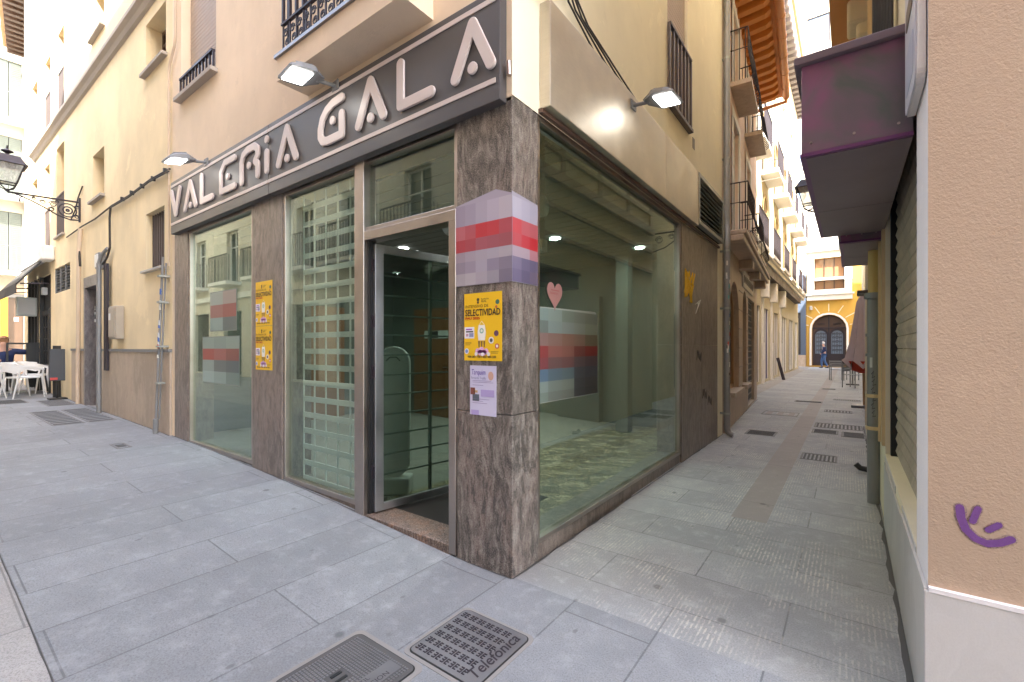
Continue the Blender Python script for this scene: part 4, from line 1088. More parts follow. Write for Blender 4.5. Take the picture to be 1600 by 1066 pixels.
# far house that closes the street
P0 = (-17.7, .0); P1 = (-23.95, .80)
FF = Fac(P0[0], P0[1], P1[0] - P0[0], P1[1] - P0[1], -(P1[1] - P0[1]) , (P1[0] - P0[0]))
LF = math.hypot(P1[0] - P0[0], P1[1] - P0[1])
T = thing('white_house', (-21, 2, .3), 'sunlit white house with bracketed eave beyond the dark cafe', 'building')
mb = MB(); mb.wall(FF, rect(0, LF, .1, 12.6), [rect(2, 2.9, 4.2, 6.2), rect(2, 2.9, 7.6, 9.6)], .2)
mb.poly([FF.P(0, .1, 0), FF.P(0, .1, -6), FF.P(0, 12.6, -6), FF.P(0, 12.6, 0)]); mb.poly([FF.P(0, 12.6, 0), FF.P(LF, 12.6, 0), FF.P(LF, 12.6, -6), FF.P(0, 12.6, -6)])
mb.build('wall', 'stucco_white', T)
window_unit(FF, T, 2, 2.9, 4.2, 6.2, .18); window_unit(FF, T, 2, 2.9, 7.6, 9.6, .18)
mb = MB(); mb.fb(FF, -.1, LF - .4, 12.60, 12.70, -.3, .62)
ea = mb.build('eave', 'wood_pale', T); mb = MB()
for i in range(17): mb.fb(FF, .0 + i * .36, .16 + i * .36, 12.42, 12.599, 0.0, .52)
mb.build('eave_brackets', 'wood_dark', ea)

# building at the left end of the street
FL = Fac(-24, 0, 0, 1, 1, 0)
T = thing('shuttered_building', (-26, -3, .3), 'pale building with green shutters and balconies over a glazed shop at the street end', 'building')
hs = []
wins = [(-.75, .66), (-3.6, -2.2)]
for a, b_ in wins:
    for z0, z1 in ((4.34, 6.55), (7.2, 9.4), (10.08, 12.3)): hs.append(rect(a, b_, z0, z1))
mb = MB(); mb.wall(FL, rect(-7, .84, 3.75, 13.7), hs, .25); body(mb, -30, -24, -7, .84, .0, 13.7, 'E')
mb.build('wall', 'stucco_far', T)
for a, b_ in wins:
    for z0, z1 in ((4.34, 6.55), (7.2, 9.4), (10.08, 12.3)):
        mb = MB(); n = 4; w = (b_ - a) / n
        for k in range(n):
            if z0 < 5 and k == 1: continue
            mb.fb(FL, a + k * w + .01, a + (k + 1) * w - .01, z0, z1, -.09, -.05)
            zz = z0 + .08
            while zz < z1 - .06: mb.fb(FL, a + k * w + .05, a + (k + 1) * w - .05, zz, zz + .03, -.05, -.04); zz += .07
        mb.build('shutter', 'shutter_green', T)
        if z0 < 5: MB().fb(FL, a + w + .02, a + 2 * w - .02, z0, z1, -.15, -.12).build('window', 'door_green', T)
        bl = MB().fb(FL, a - .35, b_ + .25, z0 - .22, z0 - .08, 0, .45).build('balcony', 'white_trim', T)
        mb = MB(); railing(mb, FL, a - .33, b_ + .23, z0 - .08, z0 + .88, .42, 14, .006); mb.build('railing', 'grey_plastic', bl)
MB().fb(FL, -7, .84, 13.5, 13.75, 0, .3).build('cornice', 'white_trim', T)
mb = MB(); mb.fb(FL, -7, .84, 3.45, 3.75, -.05, .04); mb.build('fascia', 'pipe_beige', T)
mb = MB()
for a in (-7, -5.4, -3.8, -2.2, -.75, -.05, .70): mb.fb(FL, a, a + .14, .25, 3.45, -.12, .0)
mb.fb(FL, -7, .84, 3.3, 3.45, -.11, .01); sf = mb.build('shop_front', 'grey_plastic', T)
MB().fb(FL, -7, .84, .2, 3.4, -.2, -.13).build('pane', 'window_brown', sf)
MB().fb(FL, .10, .29, .28, 3.3, -.08, .02).build('yellow_panel', 'yellow_panel', T)
mb = MB(); mb.fb(FL, .46, .58, 2.4, 2.55, -.125, -.12); mb.build('window_sticker', 'white_plastic', T)

# ------------------------------------------------------------------ street lamp on bracket, left
def lantern(T, c, s, cols='iron_dark'):
    """tapered four-sided lantern standing on point c (bottom), s = scale"""
    def ring(h, z): return [(c[0] + a * h, c[1] + b * h, c[2] + z) for a, b in ((-1, -1), (1, -1), (1, 1), (-1, 1))]
    mb = MB(); lo, hi = ring(.13 * s, .16 * s), ring(.235 * s, .56 * s)
    for a, b in zip(lo, hi): mb.tube([a, b], .014 * s, 6)
    for rg in (lo, hi):
        for k in range(4): mb.tube([rg[k], rg[(k + 1) % 4]], .013 * s, 6)
    for a in lo: mb.tube([a, (c[0] + (a[0] - c[0]) * .8, c[1] + (a[1] - c[1]) * .8, c[2] + .08 * s), (c[0], c[1], c[2] + .0 * s)], .012 * s, 6)
    mb.lathe([(.0, -.03 * s), (.035 * s, -.01 * s), (.03 * s, .03 * s), (0, .05 * s)], c, 10)
    mb.build('lantern_frame', cols, T)
    mb = MB(); a, b = ring(.125 * s, .165 * s), ring(.228 * s, .55 * s)
    for k in range(4): mb.poly([a[k], a[(k + 1) % 4], b[(k + 1) % 4], b[k]])
    mb.poly(a); mb.build('lantern_glass', 'lantern_glass', T)
    mb = MB(); a, b, d = ring(.29 * s, .55 * s), ring(.25 * s, .60 * s), ring(.17 * s, .74 * s)
    for p, q in ((a, b), (b, d)):
        for k in range(4): mb.poly([p[k], p[(k + 1) % 4], q[(k + 1) % 4], q[k]])
    mb.poly(a); mb.poly(d)
    mb.lathe([(.05 * s, .74 * s), (.03 * s, .80 * s), (.10 * s, .84 * s), (.09 * s, .86 * s), (.02 * s, .90 * s), (.012 * s, .97 * s), (0, .98 * s)], c, 12)
    mb.build('lantern_roof', cols, T)
T = thing('street_lamp', (-10.87, 0, 4.0), 'ornate black wall bracket lantern hanging over the street at the left', 'street lamp')
mb = MB(); X = -10.87
FB = Fac(X, 0, 0, -1, 1, 0)    # u = distance from wall
mb.fb(FB, .0, .03, 3.93, 4.42, -.02, .02)
mb.tube([FB.P(0, 4.33), FB.P(1.0, 4.28)], .018, 8)
mb.tube([FB.P(.02, 3.97), FB.P(.15, 3.95), FB.P(.33, 4.0), FB.P(.5, 4.1), FB.P(.7, 4.2), FB.P(.9, 4.27)], .014, 8)
mb.tube([FB.P(.19 + .13 * math.cos(k * .4), 4.13 + .13 * math.sin(k * .4)) for k in range(16)], .012, 6, closed=True)
mb.tube([FB.P(.19 + .07 * math.cos(k * .5), 4.13 + .07 * math.sin(k * .5)) for k in range(12)], .012, 6, closed=True)
mb.tube([FB.P(.19 + .02 * math.cos(k * .8), 4.13 + .02 * math.sin(k * .8)) for k in range(8)], .015, 6, closed=True)
for u, z, s_ in ((.40, 4.20, .06), (.42, 4.10, .045), (.54, 4.21, .045), (.66, 4.245, .03), (.05, 4.22, .04), (.06, 4.03, .04), (.34, 4.26, .03)): scroll(mb, FB, u, z, s_, 0, .009)
mb.tube([FB.P(.8, 4.24), FB.P(.85, 4.2), FB.P(.84, 4.14)], .012, 6)
mb.build('bracket', 'iron_dark', T)
lantern(T, (X, -1.0, 4.30), .86)

# ------------------------------------------------------------------ cafe terrace
def terrace_chair():
    T = thing('terrace_chair', (0, 0, 0), 'x', 'chair', 'white terrace armchairs')
    mb = MB(); n = 8
    prof = [(-.22, .20), (-.24, -.18), (.24, -.18), (.22, .20)]
    mb.prism([(x, y) for x, y in prof], lambda u, z, d: (u, z, .43 + d), 0, .035); mb.build('seat', 'white_plastic', T, bevel=.012)
    mb = MB()
    # wrap round back and arms: a bent band
    path = []
    for k in range(17):
        a = math.pi * (k / 16) 
        path.append((-.29 * math.cos(a), .06 + .24 * math.sin(a) if 0 < k < 16 else -.02, .68 + .10 * math.sin(a) ** 2))
    path = [(-.29, -.20, .64)] + path + [(.29, -.20, .64)]
    b = len(mb.v)
    for i, (x, y, z) in enumerate(path):
        l = math.hypot(x, y) or 1; nx, ny = x / l, y / l
        h = .035 + .16 * max(0, min(1, (y - .08) / .15))
        mb.v += [(x, y, z), (x + nx * .02, y + ny * .02, z), (x + nx * .02, y + ny * .02, z - h), (x, y, z - h)]
    for i in range(len(path) - 1):
        for k in range(4):
            j = (k + 1) % 4; mb.f.append((b + i * 4 + k, b + i * 4 + j, b + i * 4 + 4 + j, b + i * 4 + 4 + k)); mb.c.append(mb.cur)
    e = b + (len(path) - 1) * 4; mb.f += [(b, b + 1, b + 2, b + 3), (e, e + 1, e + 2, e + 3)]; mb.c += [mb.cur] * 2
    mb.build('backrest', 'white_plastic', T, smooth=True)
    for sx in (-1, 1):
        mb = MB(); mb.tube([(sx * .30, -.19, .65), (sx * .27, -.19, .44), (sx * .25, -.24, 0)], [.018, .02, .012], 8); mb.build('leg', 'white_plastic', T, smooth=True)
        mb = MB(); mb.tube([(sx * .27, .19, .62), (sx * .24, .2, .44), (sx * .24, .29, 0)], [.018, .02, .012], 8); mb.build('leg', 'white_plastic', T, smooth=True)
    return T
proto = terrace_chair()
CH = [(-13.05, -.55, 200, 'white terrace armchair nearest the black standing menu board'),
      (-13.75, -.30, 165, 'white terrace armchair tucked behind the nearest one, close to the cafe wall'),
      (-13.25, -1.15, 20, 'white terrace armchair at the very left edge of the photo, nearest row'),
      (-14.3, -.25, 230, 'white terrace armchair between the tables and the black barrier'),
      (-14.6, -1.1, 70, 'white terrace armchair at the far side of the second table'),
      (-15.6, -1.15, 10, 'white terrace armchair behind the seated person')]
for i, (x, y, a, lab) in enumerate(CH):
    o = proto if i == 0 else copy_tree(proto)
    o.location = (x, y, gz(x)); o.rotation_euler = (0, 0, R(a)); o['label'] = lab
def table(x, y, lab):
    T = thing('terrace_table', (x, y, gz(x)), lab, 'table', 'terrace tables'); z = gz(x)
    mb = MB(); mb.box(x - .34, x + .34, y - .34, y + .34, z + .71, z + .74); mb.build('tabletop', 'white_plastic', T, bevel=.01)
    mb = MB(); mb.tube([(x, y, z + .02), (x, y, z + .71)], .028, 10); mb.build('stem', 'galvanised', T)
    mb = MB(); mb.bar((x - .25, y, z + .015), (x + .25, y, z + .015), .05, .03); mb.bar((x, y - .25, z + .016), (x, y + .25, z + .016), .05, .03); mb.build('base', 'galvanised', T)
table(-13.85, -.95, 'white square terrace table nearest the camera')
table(-14.75, -.50, 'white terrace table in front of the seated person')
# barrier
T = thing('terrace_barrier', (-15.0, -.35, gz(-15)), 'black framed barrier dividing the cafe terrace', 'barrier')
z = gz(-15)
mb = MB(); mb.box(-15.02, -14.98, -.62, -.58, z, z + 1.22); mb.box(-15.02, -14.98, -.09, -.05, z, z + 1.22); mb.box(-15.02, -14.98, -.58, -.09, z + 1.18, z + 1.22); mb.build('frame', 'black', T)
mb = MB(); mb.box(-15.01, -14.99, -.28, -.09, z + .1, z + 1.18); mb.build('panel', 'black', T)
# menu board
T = thing('menu_board', (-12.05, -.13, gz(-12)), 'blank black chalkboard on a stand against the peach wall', 'menu board')
z = gz(-12)
mb = MB(); mb.hexa([(-11.98, -.30, z + .40), (-11.95, -.05, z + .40), (-11.99, -.05, z + .40), (-12.02, -.30, z + .40), (-12.06, -.27, z + 1.08), (-12.03, -.04, z + 1.08), (-12.07, -.04, z + 1.08), (-12.10, -.27, z + 1.08)])
mb.build('board', 'chalkboard', T, bevel=.008)
mb = MB(); mb.tube([(-12.06, -.16, z), (-12.06, -.16, z + .9)], .02, 8); mb.box(-12.2, -11.9, -.3, -.02, z, z + .03); mb.build('stand', 'black', T)
mb = MB(); mb.cur = (.5, .05, .04); mb.hexa([(-11.972, -.28, z + .42), (-11.955, -.17, z + .42), (-11.96, -.17, z + .42), (-11.975, -.28, z + .42), (-11.98, -.28, z + .47), (-11.963, -.17, z + .47), (-11.968, -.17, z + .47), (-11.985, -.28, z + .47)]); mb.build('red_mark', 'sticker', T)
# folded black door screen near wall
tag(MB().box(-12.62, -12.58, -.5 + .35, -.02, gz(-12.6), gz(-12.6) + 1.15).build('leaning_board', 'black'), 'thin black board leaning on the wall behind the menu board', 'board')

# ------------------------------------------------------------------ people
def skinmesh(name, verts, edges, radii, mat, parent, sub=1):
    me = bpy.data.meshes.new(name); me.from_pydata(verts, edges, []); ob = bpy.data.objects.new(name, me); COL.objects.link(ob)
    md = ob.modifiers.new('s', 'SKIN'); md.use_smooth_shade = True; 
    sv = me.skin_vertices[0].data if me.skin_vertices else None
    if sv is None:
        me.skin_vertices.new() if hasattr(me.skin_vertices, 'new') else None
        sv = me.skin_vertices[0].data
    for i, r_ in enumerate(radii): sv[i].radius = (r_, r_) if not isinstance(r_, tuple) else r_
    sv[0].use_root = True
    m2 = ob.modifiers.new('u', 'SUBSURF'); m2.levels = sub; m2.render_levels = sub
    dg = bpy.context.evaluated_depsgraph_get(); dg.update()
    nm = bpy.data.meshes.new_from_object(ob.evaluated_get(dg)); bpy.data.objects.remove(ob); bpy.data.meshes.remove(me)
    nm.name = name; nm.materials.clear(); nm.materials.append(M[mat])
    o = bpy.data.objects.new(name, nm); COL.objects.link(o)
    o.parent = parent
    return o
def face_bits(T, c, f, hairmat, long=False):
    """c head centre, f facing unit (x,y)"""
    s = (-f[1], f[0])
    mb = MB(); n = 10
    b = len(mb.v); rows = []
    for i in range(7):
        t_ = math.pi * i / 6 * (.62 if not long else .72)
        for k in range(12):
            a = 2 * math.pi * k / 12
            x = math.sin(t_) * math.cos(a); y = math.sin(t_) * math.sin(a); z = math.cos(t_)
            if x > .35 and i > 3: x = .35   # keep the face free
            mb.v.append((c[0] + .101 * (f[0] * (x - .16) + s[0] * y * .86), c[1] + .101 * (f[1] * (x - .16) + s[1] * y * .86), c[2] + .025 + .115 * z))
    for i in range(6):
        for k in range(12):
            j = (k + 1) % 12; mb.f.append((b + i * 12 + k, b + i * 12 + j, b + i * 12 + 12 + j, b + i * 12 + 12 + k)); mb.c.append(mb.cur)
    mb.build('hair', hairmat, T, smooth=True)
# walking man at the alley end: faces -X
px_, py_ = .29, 35.3
T = thing('person', (px_, py_, 0), 'person with white hair in navy jacket and jeans walking past the arched door', 'person')
V = [(0, 0, .93), (0, 0, 1.15), (-.02, 0, 1.38), (-.03, 0, 1.48), (-.05, 0, 1.56), (-.07, 0, 1.66),      # spine..head
     (0, .17, 1.40), (.05, .22, 1.15), (-.05, .21, .92), (-.08, .2, .84),
     (0, -.17, 1.40), (.0, -.22, 1.15), (-.16, -.2, .98), (-.22, -.19, .92),
     (-.02, .09, .88), (-.16, .09, .50), (-.13, .09, .09), (-.24, .09, .04),
     (.02, -.09, .88), (.02, -.09, .48), (.2, -.09, .13), (.1, -.09, .04)]
Ed = [(0, 1), (1, 2), (2, 3), (3, 4), (4, 5), (2, 6), (6, 7), (7, 8), (8, 9), (2, 10), (10, 11), (11, 12), (12, 13), (0, 14), (14, 15), (15, 16), (16, 17), (0, 18), (18, 19), (19, 20), (20, 21)]
RR = [.13, .13, .13, .06, .065, .095, .06, .045, .035, .035, .06, .045, .035, .035, .09, .06, .045, .035, .09, .06, .045, .035]
skinmesh('body', V, Ed, RR, 'skin', T)
skinmesh('jacket', [V[i] for i in (0, 1, 2, 6, 7, 8, 10, 11, 12)], [(0, 1), (1, 2), (2, 3), (3, 4), (4, 5), (2, 6), (6, 7), (7, 8)], [.16, .165, .155, .08, .065, .055, .08, .065, .055], 'navy', T)
skinmesh('trousers', [V[i] for i in (0, 14, 15, 16, 18, 19, 20)], [(0, 1), (1, 2), (2, 3), (0, 4), (4, 5), (5, 6)], [.14, .105, .075, .06, .105, .075, .06], 'jeans', T)
for a, b_ in ((16, 17), (20, 21)):
    mb = MB(); p, q = V[a], V[b_]; mb.hexa([(px_ + x, py_ + y, z) for x, y, z in ((q[0] - .06, q[1] - .045, 0), (p[0] + .06, q[1] - .045, 0), (p[0] + .06, q[1] + .045, 0), (q[0] - .06, q[1] + .045, 0), (q[0] - .04, q[1] - .035, .05), (p[0] + .05, p[1] - .04, .13), (p[0] + .05, p[1] + .04, .13), (q[0] - .04, q[1] + .035, .05))])
    mb.build('shoe', 'shoe', T, bevel=.01)
face_bits(T, (px_ - .07, py_, 1.67), (-1, 0), 'hair_grey')
# seated person at the terrace
sx_, sy_ = -15.45, -.62; sz = gz(sx_)
T = thing('person', (sx_, sy_, sz), 'seated person in navy coat stretching one arm at the cafe terrace', 'person')
V = [(0, 0, .50), (0, 0, .75), (.02, 0, 1.0), (.05, 0, 1.09), (.07, 0, 1.16), (.09, 0, 1.25),
     (.02, .18, 1.0), (.1, .42, .98), (.18, .66, 1.06), (.2, .75, 1.1),
     (.02, -.18, 1.0), (.08, -.24, .76), (.3, -.12, .78), (.37, -.08, .78),
     (.05, .1, .48), (.42, .11, .50), (.44, .11, .08), (.54, .11, .04),
     (.05, -.1, .48), (.42, -.11, .50), (.40, -.11, .08), (.50, -.11, .04)]
RR = [.14, .13, .13, .06, .065, .095, .06, .045, .035, .04, .06, .045, .035, .04, .09, .065, .045, .035, .09, .065, .045, .035]
skinmesh('body', V, Ed, RR, 'skin', T)
skinmesh('coat', [V[i] for i in (0, 1, 2, 6, 7, 8, 10, 11, 12)], [(0, 1), (1, 2), (2, 3), (3, 4), (4, 5), (2, 6), (6, 7), (7, 8)], [.18, .175, .16, .085, .07, .055, .085, .07, .055], 'navy', T)
skinmesh('trousers', [V[i] for i in (0, 14, 15, 16, 18, 19, 20)], [(0, 1), (1, 2), (2, 3), (0, 4), (4, 5), (5, 6)], [.15, .11, .08, .06, .11, .08, .06], 'shoe', T)
face_bits(T, (sx_ + .09, sy_, sz + 1.26), (.95, -.3), 'hair_brown', True)

# ------------------------------------------------------------------ covers in the paving
def cover_frame(mb, x0, x1, y0, y1, z, w=.014):
    mb.box(x0, x1, y0, y0 + w, z, z + .005); mb.box(x0, x1, y1 - w, y1, z, z + .005)
    mb.box(x0, x0 + w, y0 + w, y1 - w, z, z + .005); mb.box(x1 - w, x1, y0 + w, y1 - w, z, z + .005)
def rrect(x0, x1, y0, y1, r=.03, n=5):
    pts = []
    for cx, cy, a in ((x1 - r, y1 - r, 0), (x0 + r, y1 - r, 90), (x0 + r, y0 + r, 180), (x1 - r, y0 + r, 270)):
        for k in range(n): t_ = R(a + 90 * k / (n - 1)); pts.append((cx + r * math.cos(t_), cy + r * math.sin(t_)))
    return pts
FZ = lambda u, z, d: (u, z, d)
# telephone cover
T = thing('manhole_cover', (.2, -.6, 0), 'square cast iron cover lettered Telefonica by the granite corner', 'manhole cover', 'cast iron covers by the corner')
x0, x1, y0, y1 = .0, .405, -.805, -.405
MB().prism(rrect(x0 - .025, x1 + .025, y0 - .025, y1 + .025, .04), FZ, .0004, .0022).build('surround', 'cover_surround', T)
MB().prism(rrect(x0 - .006, x1 + .006, y0 - .006, y1 + .006, .034), FZ, .0024, .0040).build('gap', 'black', T)
MB().prism(rrect(x0, x1, y0, y1), FZ, .0042, .0062).build('plate', 'cast_iron', T)
mb = MB()
for i in range(6):
    for j in range(6):
        if j == 0 and False: continue
        cx = x0 + .035 + i * .053; cy = y1 - .045 - j * .062
        if cx > x1 - .09: continue
        for s_ in (-1, 1):
            a = cx + s_ * .004
            mb.box(min(a, a + s_ * .004), max(a, a + s_ * .004), cy - .018, cy + .018, .0062, .0088)
            for q in (-.018, -.002, .012): mb.box(min(a + s_ * .004, a + s_ * .016), max(a + s_ * .004, a + s_ * .016), cy + q, cy + q + .005, .0062, .0088)
mb.build('raised_pattern', 'cast_iron', T).data.materials[0] = M['iron_dark']
mb = MB()
mb.text('Telefónica', lambda x, y, d: (x1 - .028 - y, y0 + .03 + x, .0072), .085, 0, sx=.95, shear=.25, bold=.001)
mb.build('lettering', 'iron_dark', T)
# gridded cover
T = thing('manhole_cover', (-.07, -1.07, 0), 'square gridded iron cover with lifting slots at the bottom of the photo', 'manhole cover', 'cast iron covers by the corner')
x0, x1, y0, y1 = -.285, .125, -1.28, -.868
MB().prism(rrect(x0 - .03, x1 + .03, y0 - .03, y1 + .03, .04), FZ, .0004, .0022).build('surround', 'cover_surround', T)
MB().prism(rrect(x0 - .006, x1 + .006, y0 - .006, y1 + .006, .034), FZ, .0024, .0040).build('gap', 'black', T)
MB().prism(rrect(x0, x1, y0, y1), FZ, .0042, .0062).build('plate', 'cover_slot', T)
mb = MB(); n = 26; st = (x1 - x0 - .04) / n
for i in range(n):
    for j in range(n):
        cx = x0 + .02 + (i + .5) * st; cy = y0 + .02 + (j + .5) * st
        if (x1 - .14 < cx < x1 - .05 and y0 + .10 < cy < y1 - .03): continue
        if abs(cx - (x0 + .19)) < .045 and abs(cy - (y0 + .18)) < .04: continue
        mb.box(cx - st * .34, cx + st * .34, cy - st * .34, cy + st * .34, .0062, .0085)
mb.box(x1 - .135, x1 - .055, y0 + .11, y1 - .035, .0062, .0078)
mb.build('raised_grid', 'cast_iron', T)
mb = MB(); mb.box(x0 + .16, x0 + .175, y0 + .155, y0 + .205, .0064, .0092); mb.box(x0 + .20, x0 + .215, y0 + .155, y0 + .205, .0064, .0092); mb.build('lifting_slots', 'black', T)
mb = MB(); mb.text('FUNDICION', lambda x, y, d: (x1 - .065 - y, y0 + .125 + x, .0082), .036, 0); mb.text('DUCTIL', lambda x, y, d: (x1 - .105 - y, y0 + .14 + x, .0082), .032, 0); mb.build('lettering', 'iron_dark', T)

def striped_cover(x0, x1, y0, y1, n, axis, label, fill='paving_front', dark='iron_dark'):
    z = gz((x0 + x1) / 2) + .001
    sl = (gz(x1) - gz(x0)) / (x1 - x0)
    T = thing('paving_cover', ((x0 + x1) / 2, (y0 + y1) / 2, z), label, 'paving cover', 'striped access covers in the paving')
    def zz(x): return gz(x) + .0015
    def q(mb, a, b, c, d, h=.003): mb.hexa([(a, c, zz(a) - .001), (b, c, zz(b) - .001), (b, d, zz(b) - .001), (a, d, zz(a) - .001), (a, c, zz(a) + h), (b, c, zz(b) + h), (b, d, zz(b) + h), (a, d, zz(a) + h)])
    mb = MB(); w = .02
    q(mb, x0, x1, y0, y0 + w); q(mb, x0, x1, y1 - w, y1); q(mb, x0, x0 + w, y0 + w, y1 - w); q(mb, x1 - w, x1, y0 + w, y1 - w)
    mb.build('rim', 'cover_rim', T)
    mb = MB()
    for i in range(n):
        if axis == 'x': a = x0 + w + (x1 - x0 - 2 * w) * (i + .25) / n; b_ = a + (x1 - x0 - 2 * w) * .5 / n; q(mb, a, b_, y0 + w * 1.5, y1 - w * 1.5)
        else: a = y0 + w + (y1 - y0 - 2 * w) * (i + .25) / n; b_ = a + (y1 - y0 - 2 * w) * .5 / n; q(mb, x0 + w * 1.5, x1 - w * 1.5, a, b_)
    mb.build('slots', dark, T)
striped_cover(-9.75, -7.75, -.46, -.12, 10, 'x', 'long striped paving cover in front of the doorway, nearer the wall', dark='cover_slot')
striped_cover(-9.75, -7.75, -.86, -.50, 10, 'x', 'long striped paving cover in front of the doorway, farther from the wall', dark='cover_slot')
striped_cover(-11.9, -10.6, -.50, -.10, 7, 'x', 'striped paving cover between the menu board and the doorway', dark='cover_slot')
striped_cover(-12.6, -11.7, -1.05, -.62, 8, 'x', 'striped paving cover near the terrace chairs', dark='cover_slot')
striped_cover(-5.62, -5.28, -.67, -.53, 1, 'x', 'tiny rectangular cover in the front pavement below the left window', dark='cover_slot')
striped_cover(.27, .70, 5.98, 6.42, 7, 'y', 'dark worn cover left of the drainage strip in the alley', dark='cover_slot')
striped_cover(1.14, 1.52, 4.55, 4.95, 8, 'x', 'ladder-like striped cover right of the drainage strip, nearest in the alley', dark='cover_slot')
striped_cover(1.14, 1.83, 7.40, 7.95, 12, 'x', 'larger striped cover farther up the alley beside the right wall', dark='cover_slot')
striped_cover(1.14, 1.50, 6.75, 7.15, 5, 'y', 'grey patch cover just before the larger striped cover', dark='cover_slot')
striped_cover(1.54, 1.86, 6.6, 7.1, 5, 'y', 'grey patch cover against the right wall of the alley', dark='cover_slot')
striped_cover(1.2, 1.7, 9.8, 10.2, 8, 'x', 'small striped cover in the alley near the parasol', dark='cover_slot')
striped_cover(.15, .8, 8.6, 9.2, 3, 'x', 'flat square cover by the stone window sills in the alley', dark='paving_strip')
striped_cover(.5, 1.1, 11.6, 11.9, 4, 'y', 'dark flat cover mid alley beyond the stone shop', dark='cover_slot')
striped_cover(1.3, 1.9, 12.6, 12.9, 12, 'x', 'far striped cover in the alley right before the chairs', dark='cover_slot')
striped_cover(.9, 1.3, 16.2, 16.5, 3, 'y', 'small dark cover in the alley well before the arched door', dark='cover_slot')

# ------------------------------------------------------------------ right-hand building
RB = thing('tan_building', (3.5, 3, 0), 'building with tan roughcast front, white corner strip and marble plinth at the right', 'building')
XF = 1.868; FR = Fac(0, .02, 1, 0, 0, -1)
mb = MB(); mb.wall(FR, rect(XF, 9, .52, 14), [], .1)
mb.build('wall', 'stucco_tan', RB)['label'] = 'tan roughcast front wall'
mb = MB()
mb.box(XF, 2.2, .021, .36, .52, 14)
mb.build('corner_strip', 'paint_white', RB)
mb = MB()
mb.wall(FW, rect(.36, 8.0, .0, 12.5), [rect(.36, 2.42, .56, 2.78)], .11)
body(mb, XF + .0, 9, .36, 8.0, 0, 12.5, 'WS'); mb.poly([(XF + .5, .36, 12.5), (9, .36, 12.5), (9, .36, 14), (XF + .5, .36, 14)])
mb.build('wall', 'stucco_yellow', RB)['label'] = 'yellow side wall along the alley'
mb = MB()
for z in (3.05, 3.5, 4.35): mb.fb(FW, 2.75, 7.9, z, z + .06, .001, .05)
mb.fb(FW, 2.75, 7.9, 3.9, 4.05, .001, .10)
for y in (3.9, 5.2, 6.5, 7.8): mb.fb(FW, y, y + .12, 4.05, 8.2, .001, .03)
mb.build('string_course', 'stone_cream', RB)
# marble plinth
mb = MB()
mb.box(XF - .012, 3.4, .0, .0195, 0, .52); mb.box(3.404, 6, .0, .0195, 0, .52)
mb.box(XF - .012, XF - .0, .0205, .95, 0, .525); mb.box(XF - .010, XF - .0, .953, 2.4, 0, .50)
mb.box(XF - .004, XF + .10, .37, 1.0, .525, .552); mb.box(XF - .004, XF + .10, 1.42, 2.42, .505, .552)
mb.build('marble_plinth', 'marble_white', RB, bevel=.003)
mb = MB(); mb.box(XF + .01, XF + .09, 1.05, 1.38, .50, .545); mb.build('sill_gap', 'cement', RB)
MB().fb(Fac(0, .02, 1, 0, 0, -1), XF, 6, .52, .535, -.01, .022).build('mortar_line', 'paint_white', RB)
# roller shutter
mb = MB(); z = .565; i = 0
while z < 2.76:
    a = z; x = XF + .07
    mb.hexa([(x, .37, a), (x, 2.36, a), (x + .02, 2.36, a), (x + .02, .37, a), (x - .012, .37, a + .04), (x - .012, 2.36, a + .04), (x + .02, 2.36, a + .04), (x + .02, .37, a + .04)])
    mb.hexa([(x - .012, .37, a + .04), (x - .012, 2.36, a + .04), (x + .02, 2.36, a + .04), (x + .02, .37, a + .04), (x, .37, a + .088), (x, 2.36, a + .088), (x + .02, 2.36, a + .088), (x + .02, .37, a + .088)])
    z += .092
sh = mb.build('roller_shutter', 'shutter_bronze', RB); sh['label'] = 'grimy bronze slatted roller shutter'
mb = MB(); mb.box(XF + .03, XF + .1, 2.36, 2.42, .56, 2.78); mb.build('guide_rail', 'black', sh)
mb = MB(); mb.box(XF - .02, XF + .03, 2.43, 2.55, .62, 2.6); mb.box(XF - .035, XF - .0, 2.62, 2.68, .62, 2.6); mb.build('door_jamb', 'pipe_cream', RB)
# purple canopy boxes
def canopy(x0, x1, y0, y1, z0, z1, label):
    T = thing('canopy_box', ((x0 + x1) / 2, (y0 + y1) / 2, z0), label, 'canopy', 'purple canopy boxes over the alley')
    mb = MB(); mb.box(x0, x1, y0, y1, z0 + .012, z1 - .04); mb.build('box_body', 'purple_paint', T, bevel=.004)
    mb = MB(); mb.box(x0 - .006, x1, y0 - .006, y1 + .006, z0 - .004, z0 + .0115); mb.build('rim', 'purple_edge', T)
    mb = MB(); mb.box(x0 + .02, x1, y0 + .02, y0 + (y1 - y0) * .55, z0 - .008, z0 - .0045); mb.box(x0 + .02, x1, y0 + (y1 - y0) * .55 + .006, y1 - .02, z0 - .008, z0 - .0045); mb.build('soffit', 'grey_soffit', T)
    mb = MB(); mb.box(x0 - .03, x1, y0 - .03, y1 + .02, z1 - .04, z1); mb.build('lid', 'grey_soffit', T, bevel=.005)
    mb = MB()
    for a in (x0 + .04, (x0 + x1) / 2, x1 - .05): mb.tube([(a, y0 - .004, z0 + .06), (a, y0 + .002, z0 + .06)], .006, 8)
    mb.build('screws', 'steel', T)
canopy(1.447, XF - .002, .46, 2.52, 2.345, 2.83, 'large purple and grey mottled metal canopy box above the shutter')
canopy(1.58, XF - .002, 2.56, 3.95, 2.285, 2.52, 'lower small purple canopy box behind the large one')
